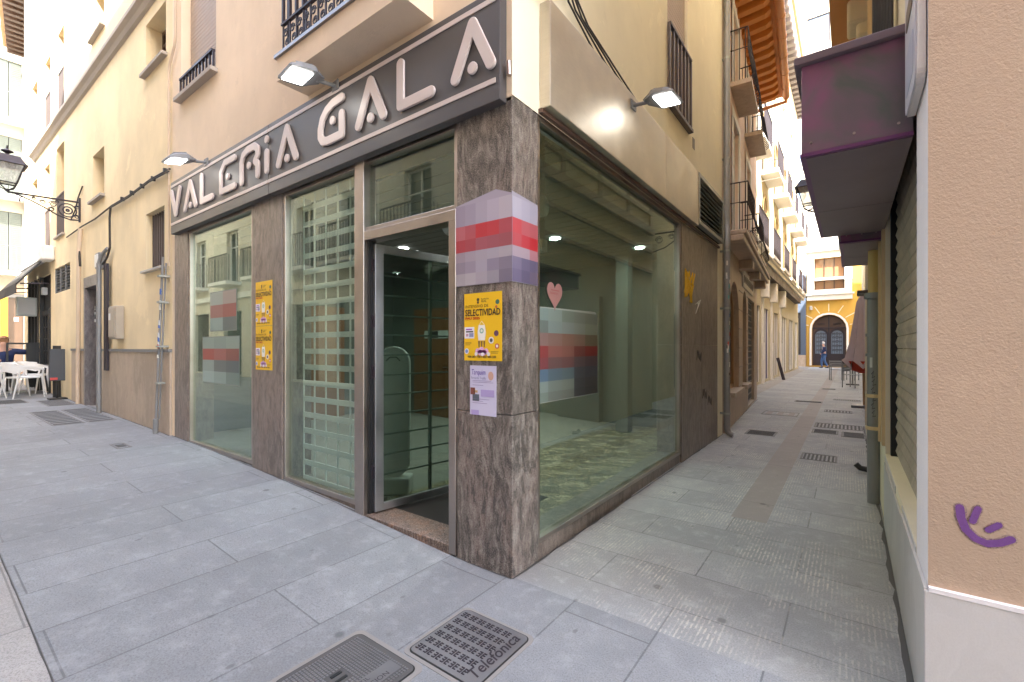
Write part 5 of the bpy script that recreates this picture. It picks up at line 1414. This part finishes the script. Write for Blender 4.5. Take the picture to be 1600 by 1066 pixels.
# flat light-box sign on the corner
T = thing('wall_sign', (1.85, .2, 2.38), 'bluish white rounded sign panel seen edge-on above the white corner strip', 'sign')
FX = Fac(XF - .003, 0, 0, 1, -1, 0)
mb = MB(); mb.prism(rrect(.03, .40, 2.385, 3.10, .045), FX.P, .001, .026); mb.build('edge', 'marble_white', T)
mb = MB(); mb.cur = (.60, .60, .64); mb.prism(rrect(.036, .394, 2.392, 3.094, .042), FX.P, .0265, .032)
mb.cur = (.50, .52, .60); mb.prism(rrect(.08, .35, 2.45, 2.62, .03), FX.P, .0325, .034); mb.cur = (.12, .09, .08); mb.prism(rrect(.10, .33, 2.72, 2.80, .02), FX.P, .0325, .035)
mb.build('face', 'print', T)
# smiley
T = thing('smiley_graffiti', (2.0, .018, .75), 'purple sprayed smile with two eyes on the tan wall', 'graffiti')
sm = [(1.951, .835), (1.954, .80), (1.966, .762), (1.99, .735), (2.02, .725), (2.05, .735), (2.075, .753)]
mb = MB(); mb.prism(stroke(sm, .023), FR.P, .0012, .002); mb.build('mouth', 'graffiti_purple', T)
mb = MB(); mb.prism(stroke(sm, .034), FR.P, .0004, .0008); mb.prism(stroke([(1.983, .795), (1.996, .84)], .028), FR.P, .0004, .0008); mb.prism(stroke([(2.022, .773), (2.046, .795)], .028), FR.P, .0004, .0008); mb.build('overspray', 'graffiti_mist', T)
for a, b_ in (((1.983, .795), (1.996, .84)), ((2.022, .773), (2.046, .795))):
    mb = MB(); mb.prism(stroke([a, b_], .019), FR.P, .0012, .003); mb.build('eye', 'graffiti_purple', T)
# drainpipe right
T = thing('drainpipe', (1.80, 2.95, 0), 'thick green grey iron downpipe with scribbles standing at the right alley wall', 'drainpipe')
cx, cy = 1.815, 3.02
mb = MB(); mb.tube([(cx, cy, 0), (cx, cy, 1.86)], .046, 16); mb.tube([(cx, cy, 1.84), (cx, cy, 1.89)], .068, 16); mb.tube([(cx, cy, 1.50), (cx, cy, 1.525)], .058, 16); mb.tube([(cx, cy, 1.32), (cx, cy, 1.345)], .058, 16)
mb.build('pipe', 'pipe_grey', T, smooth=True)
mb = MB(); mb.tube([(cx + .0, cy, 1.89), (cx, cy, 2.27)], .040, 14); mb.build('upper_pipe', 'pipe_yellow', T, smooth=True)
mb = MB(); clamps(mb, Fac(1.868, 0, 0, 1, -1, 0), cy, .053, (.66, .95), .053); mb.build('clamp', 'pipe_cream', T)
mb = MB()
yy = lambda a: (cx + .054 * math.cos(a), cy + .054 * math.sin(a))
for k in range(6):
    z = 1.16 - k * .07; a0 = -1.9
    pts = []
    for q in ((0, 0), (.35, .03), (.1, -.03), (.5, -.02)): x_, y_ = yy(a0 + q[0] + .1 * (k % 2)); pts.append((x_, y_, z + q[1]))
    mb.tube(pts, .003, 4)
mb.build('scribble', 'graffiti_dark', T)
mb = MB(); 
for k in range(3):
    a = -2.1 + k * .12; p, q = yy(a), yy(a + .12); mb.cur = (.6, .6, .58); mb.poly([(p[0], p[1] - .001, 1.22), (q[0], q[1] - .001, 1.22), (q[0], q[1] - .001, 1.31), (p[0], p[1] - .001, 1.31)])
mb.build('stickers', 'sticker', T)
tag(MB().box(1.70, 1.80, 3.05, 3.4, 1.90, 1.925).build('small_ledge', 'slat_brown'), 'small brown ledge jutting beside the top of the iron downpipe', 'ledge')
# low valve at wall
mb = MB(); mb.tube([(1.82, 4.2, .04), (1.74, 4.2, .05), (1.70, 4.2, .09)], .03, 8); tag(mb.build('pipe_outlet', 'cable', smooth=True), 'small dark pipe outlet on the ground behind the iron downpipe', 'pipe')
# orange balcony underside further up
mb = MB(); mb.box(1.46, 2.4, 1.2, 4.95, 5.22, 5.42)
ob_ = mb.build('balcony', 'stucco_orange', RB); ob_['label'] = 'orange painted balcony slab high above the purple canopy'
mb = MB(); mb.box(1.62, XF, 4.0, 4.35, 4.95, 5.215); mb.box(1.70, XF, 4.03, 4.32, 4.80, 4.95); mb.build('corbel', 'stucco_yellow', RB, bevel=.03)
mb = MB(); mb.tube([(1.83, 3.3, 2.85), (1.83, 3.3, 5.2)], .05, 12); mb.build('pipe', 'pipe_cream', RB)
mb = MB()
for k in range(7): mb.tube([(1.835 - .012 * k, 1.25 + .02 * k, 2.86), (1.84 - .013 * k, 1.25 + .02 * k, 5.2)], .012, 6)
tag(mb.build('cable_bundle', 'cable'), 'thick bundle of black cables rising behind the purple canopy', 'cable')

# row beyond, right
T = thing('right_row_house', (4, 22, 0), 'plain cream house behind the closed parasol on the right of the alley', 'building')
FW2 = Fac(2.30, 8.0, 0, 1, -1, 0)
mb = MB(); mb.wall(FW2, rect(0, 26, 0, 10.5), [rect(3, 4, .2, 2.4), rect(8, 9.5, .2, 2.6), rect(14, 15, .2, 2.4), rect(3, 4, 3.6, 5.6), rect(9, 10, 3.6, 5.6), rect(15, 16, 3.6, 5.6)], .2)
body(mb, 2.30, 9, 8.0, 34, 0, 10.5, 'W'); mb.build('wall', 'stucco_cream', T)
for a, b_, z0, z1 in ((3, 4, .2, 2.4), (8, 9.5, .2, 2.6), (14, 15, .2, 2.4), (3, 4, 3.6, 5.6), (9, 10, 3.6, 5.6), (15, 16, 3.6, 5.6)): window_unit(FW2, T, a, b_, z0, z1, .18)
# lantern on the right row
T = thing('street_lamp', (2.3, 9.0, 4.2), 'black lantern on a wall bracket seen beyond the purple canopy', 'street lamp')
mb = MB(); F5 = Fac(0, 9.0, 1, 0, 0, -1)
mb.tube([(2.3, 9, 4.22), (1.0, 9, 4.20)], .018, 8); mb.tube([(2.3, 9, 3.75), (1.9, 9, 3.85), (1.5, 9, 4.1), (1.1, 9, 4.2)], .014, 8)
for u, z, s_ in ((2.05, 4.05, .1), (1.75, 4.1, .07), (1.5, 4.16, .04)): scroll(mb, F5, u, z, s_, 0, .009)
mb.build('bracket', 'iron_dark', T); lantern(T, (.98, 9.0, 4.22), .85)
mb = MB(); mb.tube([(-1.0, 17.0, 7.6), (.4, 12, 6.0), (1.2, 9.4, 5.35), (2.3, 8.4, 5.4)], .012, 5)
tag(mb.build('overhead_cable', 'grey_light'), 'thin pale cable slung across the alley near the lantern', 'cable')

# parasol
T = thing('closed_parasol', (1.93, 11.8, 0), 'closed mauve parasol with red lining and wooden pole', 'parasol')
cx, cy = 1.90, 11.2
mb = MB(); mb.tube([(cx + .03, cy, 0), (cx, cy, 2.6)], .03, 10); mb.build('pole', 'wood_pale', T)
mb = MB(); n = 24; b = len(mb.v); prof = [(.045, 2.62), (.10, 2.45), (.15, 2.0), (.21, 1.5), (.28, 1.15), (.33, 1.0)]
for r_, z in prof:
    for k in range(n):
        a = 2 * math.pi * k / n; rr = r_ * (1 + .22 * math.cos(6 * a) + .05 * math.sin(3 * a)); mb.v.append((cx + rr * math.cos(a), cy + rr * math.sin(a), z + (.10 * math.cos(6 * a) if r_ > .3 else 0)))
for i in range(len(prof) - 1):
    for k in range(n):
        j = (k + 1) % n; mb.f.append((b + i * n + k, b + i * n + j, b + i * n + n + j, b + i * n + n + k)); mb.c.append(mb.cur)
mb.build('canopy', 'canvas_mauve', T, smooth=True)
mb = MB(); mb.lathe([(.29, 1.08), (.20, .86), (.06, .80), (.03, 1.2)], (cx, cy, 0), 12); mb.build('lining', 'canvas_red', T)
mb = MB(); mb.box(cx - .22, cx + .28, cy - .25, cy + .25, 0, .06); mb.build('base', 'cast_iron', T, bevel=.01)

# dark chairs and rack in the alley
def metal_chair():
    T = thing('metal_chair', (0, 0, 0), 'x', 'chair', 'dark metal chairs in the alley')
    mb = MB()
    for k in range(5): mb.box(-.22, .22, -.2 + k * .085, -.14 + k * .085, .44, .46)
    mb.build('seat', 'grey_plastic', T)
    mb = MB()
    for k in range(3): mb.box(-.22, .22, .20, .22, .56 + k * .1, .63 + k * .1)
    mb.build('backrest', 'grey_plastic', T)
    for x in (-.22, .22):
        for y, h in ((-.2, .66), (.21, .84)):
            mb = MB(); mb.tube([(x, y, 0), (x, y, h)], .018, 6); mb.build('leg', 'grey_plastic', T)
    mb = MB()
    for x in (-.22, .22): mb.box(x - .02, x + .02, -.22, .21, .64, .665)
    mb.build('armrest', 'grey_plastic', T)
    return T
pr = metal_chair()
for i, (x, y, a, lab) in enumerate(((1.22, 21.6, 10, 'dark metal armchair standing out in the alley'), (1.70, 22.0, -20, 'dark metal armchair partly behind the first one'), (1.75, 17.6, 60, 'dark metal chair beside the closed parasol'))):
    o = pr if i == 0 else copy_tree(pr); o.location = (x, y, 0); o.rotation_euler = (0, 0, R(a)); o['label'] = lab
T = thing('alley_table', (1.75, 19.0, 0), 'small dark table with teal item behind the parasol', 'table')
mb = MB(); mb.box(1.5, 2.0, 18.8, 19.3, .72, .75); mb.build('tabletop', 'grey_plastic', T); mb = MB(); mb.tube([(1.75, 19.05, 0), (1.75, 19.05, .72)], .03, 8); mb.build('stem', 'grey_plastic', T)
mb = MB(); mb.box(1.55, 1.95, 18.85, 19.25, 0, .03); mb.build('base', 'black', T)

# ------------------------------------------------------------------ pink stone-fronted building in the alley
FP = Fac(0, 5.78, -.40, 6.0, 6.0, .40)
T = thing('pink_building', (-2, 8.5, 0), 'pink rendered building over an arched stone shopfront in the alley', 'building')
LP = 6.02
hs = [rect(1.0, 1.9, 3.5, 5.6), rect(3.3, 4.2, 3.5, 5.6), rect(1.0, 1.9, 6.2, 7.6), rect(3.3, 4.2, 6.2, 7.6)]
mb = MB(); mb.wall(FP, rect(0, LP, 3.2, 8.1), hs, .2)
mb.poly([FP.P(LP, 0, 0), FP.P(LP, 8.1, 0), FP.P(LP, 8.1, -5.2), FP.P(LP, 0, -5.2)]); mb.poly([FP.P(0, 8.1, 0), FP.P(LP, 8.1, 0), FP.P(LP, 8.1, -5.2), FP.P(0, 8.1, -5.2)]); mb.poly([FP.P(0, 0, -5.2), FP.P(LP, 0, -5.2), FP.P(LP, 8.1, -5.2), FP.P(0, 8.1, -5.2)])
mb.poly([FP.P(0, 3.2, 0), FP.P(0, 8.1, 0), FP.P(0, 8.1, -5.2), FP.P(0, 3.2, -5.2)])
mb.build('wall', 'stucco_pink', T)
hs2 = [arch(.55, 1.9, .62, 2.62), arch(2.55, 3.3, .62, 2.62), rect(3.65, 5.2, .05, 2.55)]
mb = MB(); mb.wall(FP, rect(0, LP, 0, 3.2), hs2, .18, d=.02, back=.3); mb.build('stone_front', 'stone_cream', T)
mb = MB()
for z in (.62, 1.0, 1.38, 1.76, 2.14, 2.52, 2.9):
    for a, b_ in ((.0, .52), (1.93, 2.52), (3.33, 3.62)): mb.fb(FP, a, b_, z, z + .02, .0205, .03)
mb.build('stone_joints', 'cement', T)
for a, b_ in ((.55, 1.9), (2.55, 3.3)):
    mb = MB(); mb.prism(arch(a + .03, b_ - .03, .62, 2.59), FP.P, -.16, -.12)
    w = mb.build('shop_window', 'window_warm', T)
    o = arch(a, b_, .62, 2.62); i_ = arch(a + .07, b_ - .07, .69, 2.55)
    mb = MB(); mb.wall(FP, o, [i_], .04, -.07); mb.build('frame', 'wood_pale', w)
    MB().fb(FP, a - .08, b_ + .08, .54, .62, .0, .12).build('sill', 'stone_cream', w)
mb = MB()
for k in range(17): 
    z = .1 + k * .15; mb.tube([FP.P(3.66, z, -.05), FP.P(5.19, z, -.05)], .012, 5)
    for q in range(9): u = 3.7 + q * .18; mb.fb(FP, u - .02, u + .02, z + .02, z + .12, -.06, -.04)
gr = mb.build('roller_grille', 'grey_plastic', T)
MB().fb(FP, 3.66, 5.19, .05, 2.55, -.17, -.12).build('backing', 'window_dark', gr)
mb = MB(); mb.fb(FP, 2.4, 4.6, 2.66, 3.02, .021, .05); pl = mb.build('name_board', 'white_trim', T)
mb = MB()
for k in range(8): mb.prism(disc(2.62 + k * .25, 2.84, .085, 10), FP.P, .051, .056)
mb.build('name_marks', 'iron_dark', pl)
mb = MB(); mb.fb(FP, 0.02, LP, 3.12, 3.22, 0, .30); mb.fb(FP, .02, LP, 3.22, 3.30, 0, .34)
for u in (1.9, 3.6, 5.3): mb.fb(FP, u, u + .35, 2.95, 3.12, .0, .26)
mb.build('cornice', 'stone_cream', T, bevel=.02)
for z0, z1 in ((3.5, 5.6), (6.2, 7.6)):
    for a, b_ in ((1.0, 1.9), (3.3, 4.2)):
        window_unit(FP, T, a, b_, z0, z1, .09, 'window_dark', 'white_trim')
        mb = MB(); mb.wall(FP, rect(a - .15, b_ + .15, z0 - .05, z1 + .15), [rect(a - .001, b_ + .001, z0, z1 + .001)], .03, .03); mb.build('window_surround', 'white_trim', T)
        bl = MB().fb(FP, a - .2, b_ + .2, z0 - .18, z0 - .1, 0, .34).build('balcony', 'stone_cream', T)
        mb = MB(); n = 12
        for k in range(n + 1):
            u = a - .17 + (b_ - a + .34) * k / n
            mb.tube([FP.P(u, z0 + .8, .28), FP.P(u, z0 + .4, .28), FP.P(u, z0 + .15, .38), FP.P(u, z0 - .02, .40), FP.P(u, z0 - .1, .30)], .008, 5)
            if k % 2: scroll(mb, FP, u, z0 + .62, .055, .285, .007)
        mb.tube([FP.P(a - .19, z0 + .8, .0), FP.P(a - .19, z0 + .8, .28), FP.P(b_ + .19, z0 + .8, .28), FP.P(b_ + .19, z0 + .8, 0)], .012, 6)
        mb.tube([FP.P(a - .19, z0 + .45, .0), FP.P(a - .19, z0 + .45, .28), FP.P(b_ + .19, z0 + .45, .28), FP.P(b_ + .19, z0 + .45, 0)], .008, 6)
        for uu in (a - .19, b_ + .19):
            for q in range(3):
                dd = .06 + q * .09
                mb.tube([FP.P(uu, z0 + .8, dd), FP.P(uu, z0 + .4, dd), FP.P(uu, z0 - .1, dd)], .008, 5)
        mb.build('railing', 'iron_dark', bl)
# orange eave with gutter
mb = MB(); mb.fb(FP, -.1, LP + .1, 8.12, 8.22, -.3, .62)
ea = mb.build('eave', 'wood_orange', T); mb = MB()
for k in range(17):
    u = .05 + k * .355
    mb.prism([(0, 7.93), (.45, 7.98), (.54, 8.05), (.54, 8.119), (0, 8.119)], lambda dd, z, w, u=u: FP.P(u + w, z, dd), 0, .15)
mb.build('rafter_ends', 'wood_orange', ea)
mb = MB(); mb.tube([FP.P(-.1, 8.10, .70), FP.P(LP + .1, 8.10, .70)], .085, 12)
for k in range(8): mb.tube([FP.P(.3 + k * .75, 8.10, .70), FP.P(.34 + k * .75, 8.10, .70)], .094, 12)
mb.tube([FP.P(LP + .05, 8.05, .70), FP.P(LP + .05, 7.95, .70), FP.P(LP + .05, 7.88, .0)], .05, 10); mb.build('gutter', 'pipe_terracotta', ea, smooth=True)
mb = MB(); mb.fb(FP, -.1, LP + .1, 8.222, 8.40, -3, .72); mb.build('roof', 'tile_roof', T)

# yellow gutter end at the corner building
T = thing('gutter_elbow', (.2, 5.6, 7.0), 'cream gutter outlet feeding the grey drainpipe at the top', 'gutter')
mb = MB(); mb.tube([(.05, 4.6, 7.62), (.05, 5.45, 7.55), (.12, 5.9, 7.50)], .11, 12); mb.tube([(.06, 5.68, 7.5), (.07, 5.68, 7.3)], .06, 10); mb.build('pipe', 'pipe_cream', T, smooth=True)

# ------------------------------------------------------------------ cream building with balconies
FC = Fac(-1.05, 0, 0, 1, 1, 0)
T = thing('cream_building', (-4, 24, 0), 'tall cream building with arched windows and rows of balconies down the alley', 'building')
Y0, Y1 = 11.9, 33.0
cs = [14.8, 18.25, 21.7, 25.1, 28.9, 31.8]
hs = []
for c in cs: hs += [arch(c - .55, c + .55, 4.9, 7.3), arch(c - .55, c + .55, 8.2, 10.6), rect(c - .5, c + .5, 11.9, 13.9)]
mb = MB(); mb.wall(FC, rect(Y0, Y1, 3.3, 16.6), hs, .25)
body(mb, -8, -1.05, Y0, Y1, 0, 16.6, 'E'); mb.build('wall', 'stucco_cream', T)
for c in cs:
    for z0, z1, ar in ((4.9, 7.3, True), (8.2, 10.6, True), (11.9, 13.9, False)):
        window_unit(FC, T, c - (.55 if ar else .5), c + (.55 if ar else .5), z0, z1, .09, 'window_brown', 'wood_pale', ar)
        if ar:
            o = arch(c - .72, c + .72, z0 + .02, z1 + .17); i_ = arch(c - .552, c + .552, z0 + .03, z1 + .002)
            mb = MB(); mb.wall(FC, o, [i_], .05, .05); mb.build('window_surround', 'stucco_surround', T)
    bl = MB().fb(FC, c - .95, c + .95, 7.95, 8.12, 0, .60).build('balcony', 'white_trim', T, bevel=.02)
    mb = MB(); railing(mb, FC, c - .92, c + .92, 8.13, 9.1, .57, 16, .008)
    for s_ in (-.92, .92):
        for q in range(5): mb.fb(FC, c + s_ - .008, c + s_ + .008, 8.13, 9.08, .05 + q * .11, .066 + q * .11)
        mb.fb(FC, c + s_ - .012, c + s_ + .012, 9.075, 9.1, 0, .57)
    mb.build('railing', 'iron_dark', bl)
    bl = MB().fb(FC, c - 1.1, c + 1.1, 4.70, 4.84, 0, .48).build('balcony', 'white_trim', T, bevel=.02)
    mb = MB(); railing(mb, FC, c - 1.05, c + 1.05, 4.85, 5.85, .45, 18, .008); mb.build('railing', 'iron_dark', bl)
mb = MB(); mb.fb(FC, Y0, Y1, 4.45, 4.62, 0, .36); mb.fb(FC, Y0, Y1, 4.62, 4.695, 0, .44); mb.build('cornice', 'white_trim', T, bevel=.02)
mb = MB(); mb.fb(FC, Y0, 31, 4.10, 4.44, 0, .30); mb.build('canopy', 'iron_dark', T)
mb = MB(); g = [(12.5, 14.2), (15.2, 17.0), (17.9, 19.3), (20.9, 22.4), (24.0, 26.0), (27.2, 29.6), (30.6, 32.4)]
mb.wall(FC, rect(Y0, Y1, 0, 3.3), [rect(a, b_, .12, 2.95) for a, b_ in g], .25, d=.02); mb.build('ground_floor', 'stucco_cream', T)
for i, (a, b_) in enumerate(g):
    mt = ['window_dark', 'window_dark', 'blue_door', 'window_dark', 'window_blue', 'window_blue', 'window_blue'][i]
    w = MB().fb(FC, a, b_, .12, 2.95, -.08, -.04).build('shop_window' if mt != 'blue_door' else 'door', mt, T)
    mb = MB(); 
    for q in (a, b_ - .06, (a + b_) / 2 - .03): mb.fb(FC, q, q + .06, .12, 2.95, -.039, -.01)
    mb.build('frame', 'white_trim', w)
for y in (17.45, 19.9, 23.1):
    mb = MB(); mb.fb(FC, y - .2, y + .2, 0, 1.6, .021, .10); mb.fb(FC, y - .16, y + .16, 1.6, 3.3, .021, .08); mb.fb(FC, y - .24, y + .24, 3.3, 4.09, .0, .26); mb.build('pilaster', 'white_trim', T, bevel=.01)
mb = MB(); mb.fb(FC, Y0, Y1 + .1, 16.6, 16.75, -.3, .65); ea = mb.build('eave', 'white_trim', T)
mb = MB(); y = Y0 + .2
while y < Y1: mb.fb(FC, y, y + .3, 16.3, 16.598, 0, .55); y += .62
mb.build('eave_brackets', 'slat_brown', ea)
mb = MB(); mb.fb(FC, Y0, Y1 + .1, 16.755, 16.95, -4, .75); mb.build('roof', 'tile_roof', T)
# ladder-like rack outside
T2 = thing('folded_board', (-.75, 20.6, 0), 'narrow dark board leaning beside the dark shop door down the alley', 'board')
mb = MB(); mb.bar((-.60, 20.4, 0), (-.84, 20.5, .95), .12, .03, (0, 1, 0)); mb.build('board_panel', 'iron_dark', T2)

# blue-grey building at the far left end of the alley
FT = Fac(0, 36.5, 1, 0, 0, -1)
T = thing('blue_shop_building', (-2.5, 38, 0), 'dark blue grey glazed building at the far left end of the alley', 'building')
mb = MB(); mb.wall(FT, rect(-9, -.84, 0, 6.6), [rect(-2.6, -1.15, .9, 3.9)], .15); body(mb, -9, -.84, 36.5, 42, 0, 6.6, 'S'); mb.build('wall', 'blue_glassy', T)
MB().fb(FT, -2.6, -1.15, .9, 3.9, -.14, -.1).build('shop_window', 'window_dark', T)
mb = MB(); mb.fb(FT, -9, -.84, 0, .85, .001, .06); mb.build('plinth', 'stone_cream', T)

# yellow end building with arched door
FY = Fac(0, 37, 1, 0, 0, -1)
T = thing('yellow_end_building', (2, 39, 0), 'bright yellow building with arched wooden door and white bay window closing the alley', 'building')
mb = MB(); mb.wall(FY, rect(-.83, 8, 0, 9.2), [arch(-.50, 1.50, .1, 3.72), rect(-.36, 1.40, 5.5, 7.75)], .35); body(mb, -.83, 8, 37, 44, 0, 9.2, 'S'); mb.build('wall', 'stucco_ochre', T)
mb = MB(); mb.wall(FY, arch(-.64, 1.64, .1, 3.86), [arch(-.51, 1.51, .1, 3.73)], .06, .06); mb.build('arch_surround', 'white_trim', T)
mb = MB()
for k in range(7):
    a = math.pi * (k + .5) / 7; c0 = (.5 + 1.25 * math.cos(a), 2.72 + 1.25 * math.sin(a)); c1 = (.5 + 1.9 * math.cos(a), 2.72 + 1.75 * math.sin(a))
    mb.prism(stroke([c0, c1], .05, 4), FY.P, .001, .012)
mb.build('voussoir_lines', 'stucco_yellow', T)
mb = MB(); mb.prism(arch(-.49, 1.49, .1, 3.71), FY.P, -.34, -.28); dr = mb.build('door', 'wood_dark', T)
mb = MB()
for c in (.03, .97):
    mb.wall(FY, arch(c - .44, c + .44, .15, 2.75), [arch(c - .34, c + .34, .95, 2.6)], .05, -.22)
    for q in range(5): u = c - .28 + q * .14; mb.fb(FY, u - .008, u + .008, .95, 2.45, -.27, -.25)
    for z in (1.2, 1.5, 1.8, 2.1, 2.35): scroll(mb, FY, c, z, .11, -.25, .012); scroll(mb, FY, c - .2, z, .07, -.25, .01); scroll(mb, FY, c + .2, z, .07, -.25, .01)
    for k in range(3): scroll(mb, FY, c + (-.15 + .15 * k) * (1 if c > .5 else 1), 3.05, .09, -.25, .012)
    mb.prism(rrect(c - .34, c + .34, .25, .8, .05), FY.P, -.275, -.24)
mb.fb(FY, .46, .54, .1, 3.7, -.28, -.18); mb.fb(FY, -.48, 1.48, 2.75, 2.83, -.279, -.19)
mb.build('door_ironwork', 'iron_dark', dr)
mb = MB()
for c in (.03, .97): mb.prism(arch(c - .34, c + .34, .95, 2.6), FY.P, -.279, -.272)
mb.build('door_glass', 'window_blue', dr)
# white oriel
mb = MB()
mb.fb(FY, -.78, 1.85, 4.75, 5.10, 0, .30); mb.fb(FY, -.84, 1.95, 5.10, 5.20, 0, .42)
mb.fb(FY, -.78, -.36, 5.20, 8.2, 0, .2); mb.fb(FY, 1.40, 1.82, 5.20, 8.2, 0, .2); mb.fb(FY, -.36, 1.40, 7.75, 8.2, 0, .2); mb.fb(FY, -.36, 1.40, 6.15, 6.32, -.2, .26); mb.fb(FY, -.36, 1.40, 5.20, 5.50, 0, .2)
mb.fb(FY, -.86, 2.0, 8.2, 8.45, -.2, .45); mb.fb(FY, -.83, 8, 8.5, 9.3, .001, .10)
bw = mb.build('bay_window', 'white_trim', T, bevel=.01)
mb = MB(); mb.fb(FY, -.35, 1.39, 5.5, 6.15, -.3, -.22); mb.fb(FY, -.35, 1.39, 6.32, 7.75, -.3, -.22); mb.build('pane', 'window_warm', bw)
mb = MB()
for u in (-.36, .20, .78, 1.34): mb.fb(FY, u, u + .06, 5.5, 6.149, -.219, -.16); mb.fb(FY, u, u + .06, 6.321, 7.75, -.219, -.16)
mb.build('frame', 'wood_dark', bw)
mb = MB(); mb.lathe([(0, 0), (.1, 0), (.1, .22), (0, .3)], (-.55, 36.85, 4.1), 10); tag(mb.build('wall_lamp', 'grey_light'), 'small grey lamp on the yellow wall beside the arched door', 'wall lamp')
mb = MB(); mb.box(-.4, 5, 37.6, 43, 9.2, 10.6); mb.build('attic', 'stucco_white', T)
# white tower behind
FG = Fac(0, 45, 1, 0, 0, -1)
T = thing('white_tower_block', (.5, 48, 0), 'tall sunlit white block with one blue window rising over the alley end', 'building')
mb = MB(); mb.wall(FG, rect(-1.75, 6, 0, 33), [rect(-1.29, .36, 27.5, 30.0), rect(-1.29, .36, 22, 24.5)], .3); body(mb, -1.75, 6, 45, 52, 0, 33, 'S'); mb.build('wall', 'stucco_far', T)
for z0, z1 in ((27.5, 30.0), (22, 24.5)): window_unit(FG, T, -1.29, .36, z0, z1, .1, 'pale_window', 'frame_dark', mull=1, tr=0, fw=.09)

# ------------------------------------------------------------------ houses across the street (seen mirrored in the glass)
def opposite(x0, x1, h, mat, label, yb=-5.4, wz=((3.9, 5.9), (7.0, 9.0), (10.1, 12.0)), seed=1):
    F = Fac(0, yb, 1, 0, 0, 1); T = thing('opposite_house', ((x0 + x1) / 2, yb - 3, 0), label, 'building', 'houses across the street')
    n = max(1, int((x1 - x0) / 2.4)); st = (x1 - x0) / n; hs = []
    ws = []
    for i in range(n):
        c = x0 + st * (i + .5)
        for z0, z1 in wz:
            if z1 < h - .3: hs.append(rect(c - .5, c + .5, z0, z1)); ws.append((c, z0, z1))
        hs.append(rect(c - .8, c + .8, .35, 2.8))
    mb = MB(); mb.wall(F, rect(x0, x1, 0, h), hs, .22); body(mb, x0, x1, yb - 7, yb, 0, h, 'N'); mb.build('wall', mat, T)
    mb = MB(); mb.fb(F, x0, x1, 3.25, 3.45, 0, .12); mb.build('cornice', 'white_trim', T)
    for i in range(n):
        c = x0 + st * (i + .5); MB().fb(F, c - .8, c + .8, .35, 2.8, -.2, -.16).build('shop_window', 'opposite_glass', T)
    for c, z0, z1 in ws:
        window_unit(F, T, c - .5, c + .5, z0, z1, .18, 'opposite_glass', 'white_trim')
        bl = MB().fb(F, c - .8, c + .8, z0 - .16, z0 - .04, 0, .55).build('balcony', 'white_trim', T)
        mb = MB(); railing(mb, F, c - .78, c + .78, z0 - .04, z0 + .95, .52, 12, .010)
        for s_ in (-.78, .78):
            for q in range(4): mb.fb(F, c + s_ - .008, c + s_ + .008, z0 - .04, z0 + .93, .06 + q * .12, .076 + q * .12)
        mb.build('railing', 'iron_dark', bl)
    MB().fb(F, x0, x1, h, h + .2, -1, .5).build('eave', 'wood_pale', T)
opposite(-25, -16, 7.6, 'stucco_opposite', 'low beige house across the street, farthest left in the window reflections')
opposite(-15.98, -8.5, 10.0, 'stucco_white', 'pale house across the street reflected in the left shop window')
opposite(-8.48, -2.5, 14.6, 'stucco_opposite', 'beige house with balconies mirrored in the shop window glass')
opposite(-2.48, 2.5, 15.0, 'brick_rose', 'rose coloured house mirrored in the glass over the door')
opposite(2.52, 12, 17.8, 'stucco_opposite', 'beige house across the street at the right of the rose one')

# ------------------------------------------------------------------ light, sky, camera
world = bpy.data.worlds.new('World'); scene.world = world; world.use_nodes = True
nt = world.node_tree; bg = nt.nodes['Background']; sk = nt.nodes.new('ShaderNodeTexSky'); sk.sky_type = 'NISHITA'
sd = Vector((.42, -.50, .78)).normalized()      # towards the sun
el = math.asin(sd.z); az = math.atan2(sd.x, sd.y)
sk.sun_disc = False; sk.sun_elevation = el; sk.sun_rotation = az; sk.air_density = 1.0; sk.dust_density = 2.5; sk.altitude = 600
mxw = nt.nodes.new('ShaderNodeMix'); mxw.data_type = 'RGBA'; mxw.blend_type = 'MULTIPLY'; mxw.inputs[0].default_value = 1
mxw.inputs[7].default_value = (1.12, 1.0, .86, 1)     # warm tint on the sky, approximating camera white balance
nt.links.new(sk.outputs[0], mxw.inputs[6]); nt.links.new(mxw.outputs[2], bg.inputs[0]); bg.inputs[1].default_value = .15
ld = bpy.data.lights.new('sun', 'SUN'); ld.energy = 2.0; ld.angle = R(.5); ld.color = (1, .95, .86)
lo = bpy.data.objects.new('sun', ld); COL.objects.link(lo); lo.rotation_euler = (-sd).to_track_quat('-Z', 'Y').to_euler()
lo.location = (10, -10, 30)

cd = bpy.data.cameras.new('camera'); cam = bpy.data.objects.new('camera', cd); COL.objects.link(cam)
cam.location = (1.636, -2.211, 1.4)
f = Vector((-math.cos(R(53.5)), math.sin(R(53.5)), 0))
cam.rotation_euler = f.to_track_quat('-Z', 'Y').to_euler()
cd.sensor_width = 36; cd.lens = 36 * 711 / 1600; cd.shift_y = 10 / 1600; cd.clip_end = 500; cd.clip_start = .02
scene.camera = cam
scene.view_settings.view_transform = 'Standard'; scene.view_settings.look = 'None'; scene.view_settings.gamma = 1
scene.view_settings.exposure = 3.7
scene.cycles.use_denoising = True
scene.cycles.max_bounces = 10; scene.cycles.diffuse_bounces = 6; scene.cycles.transparent_max_bounces = 12
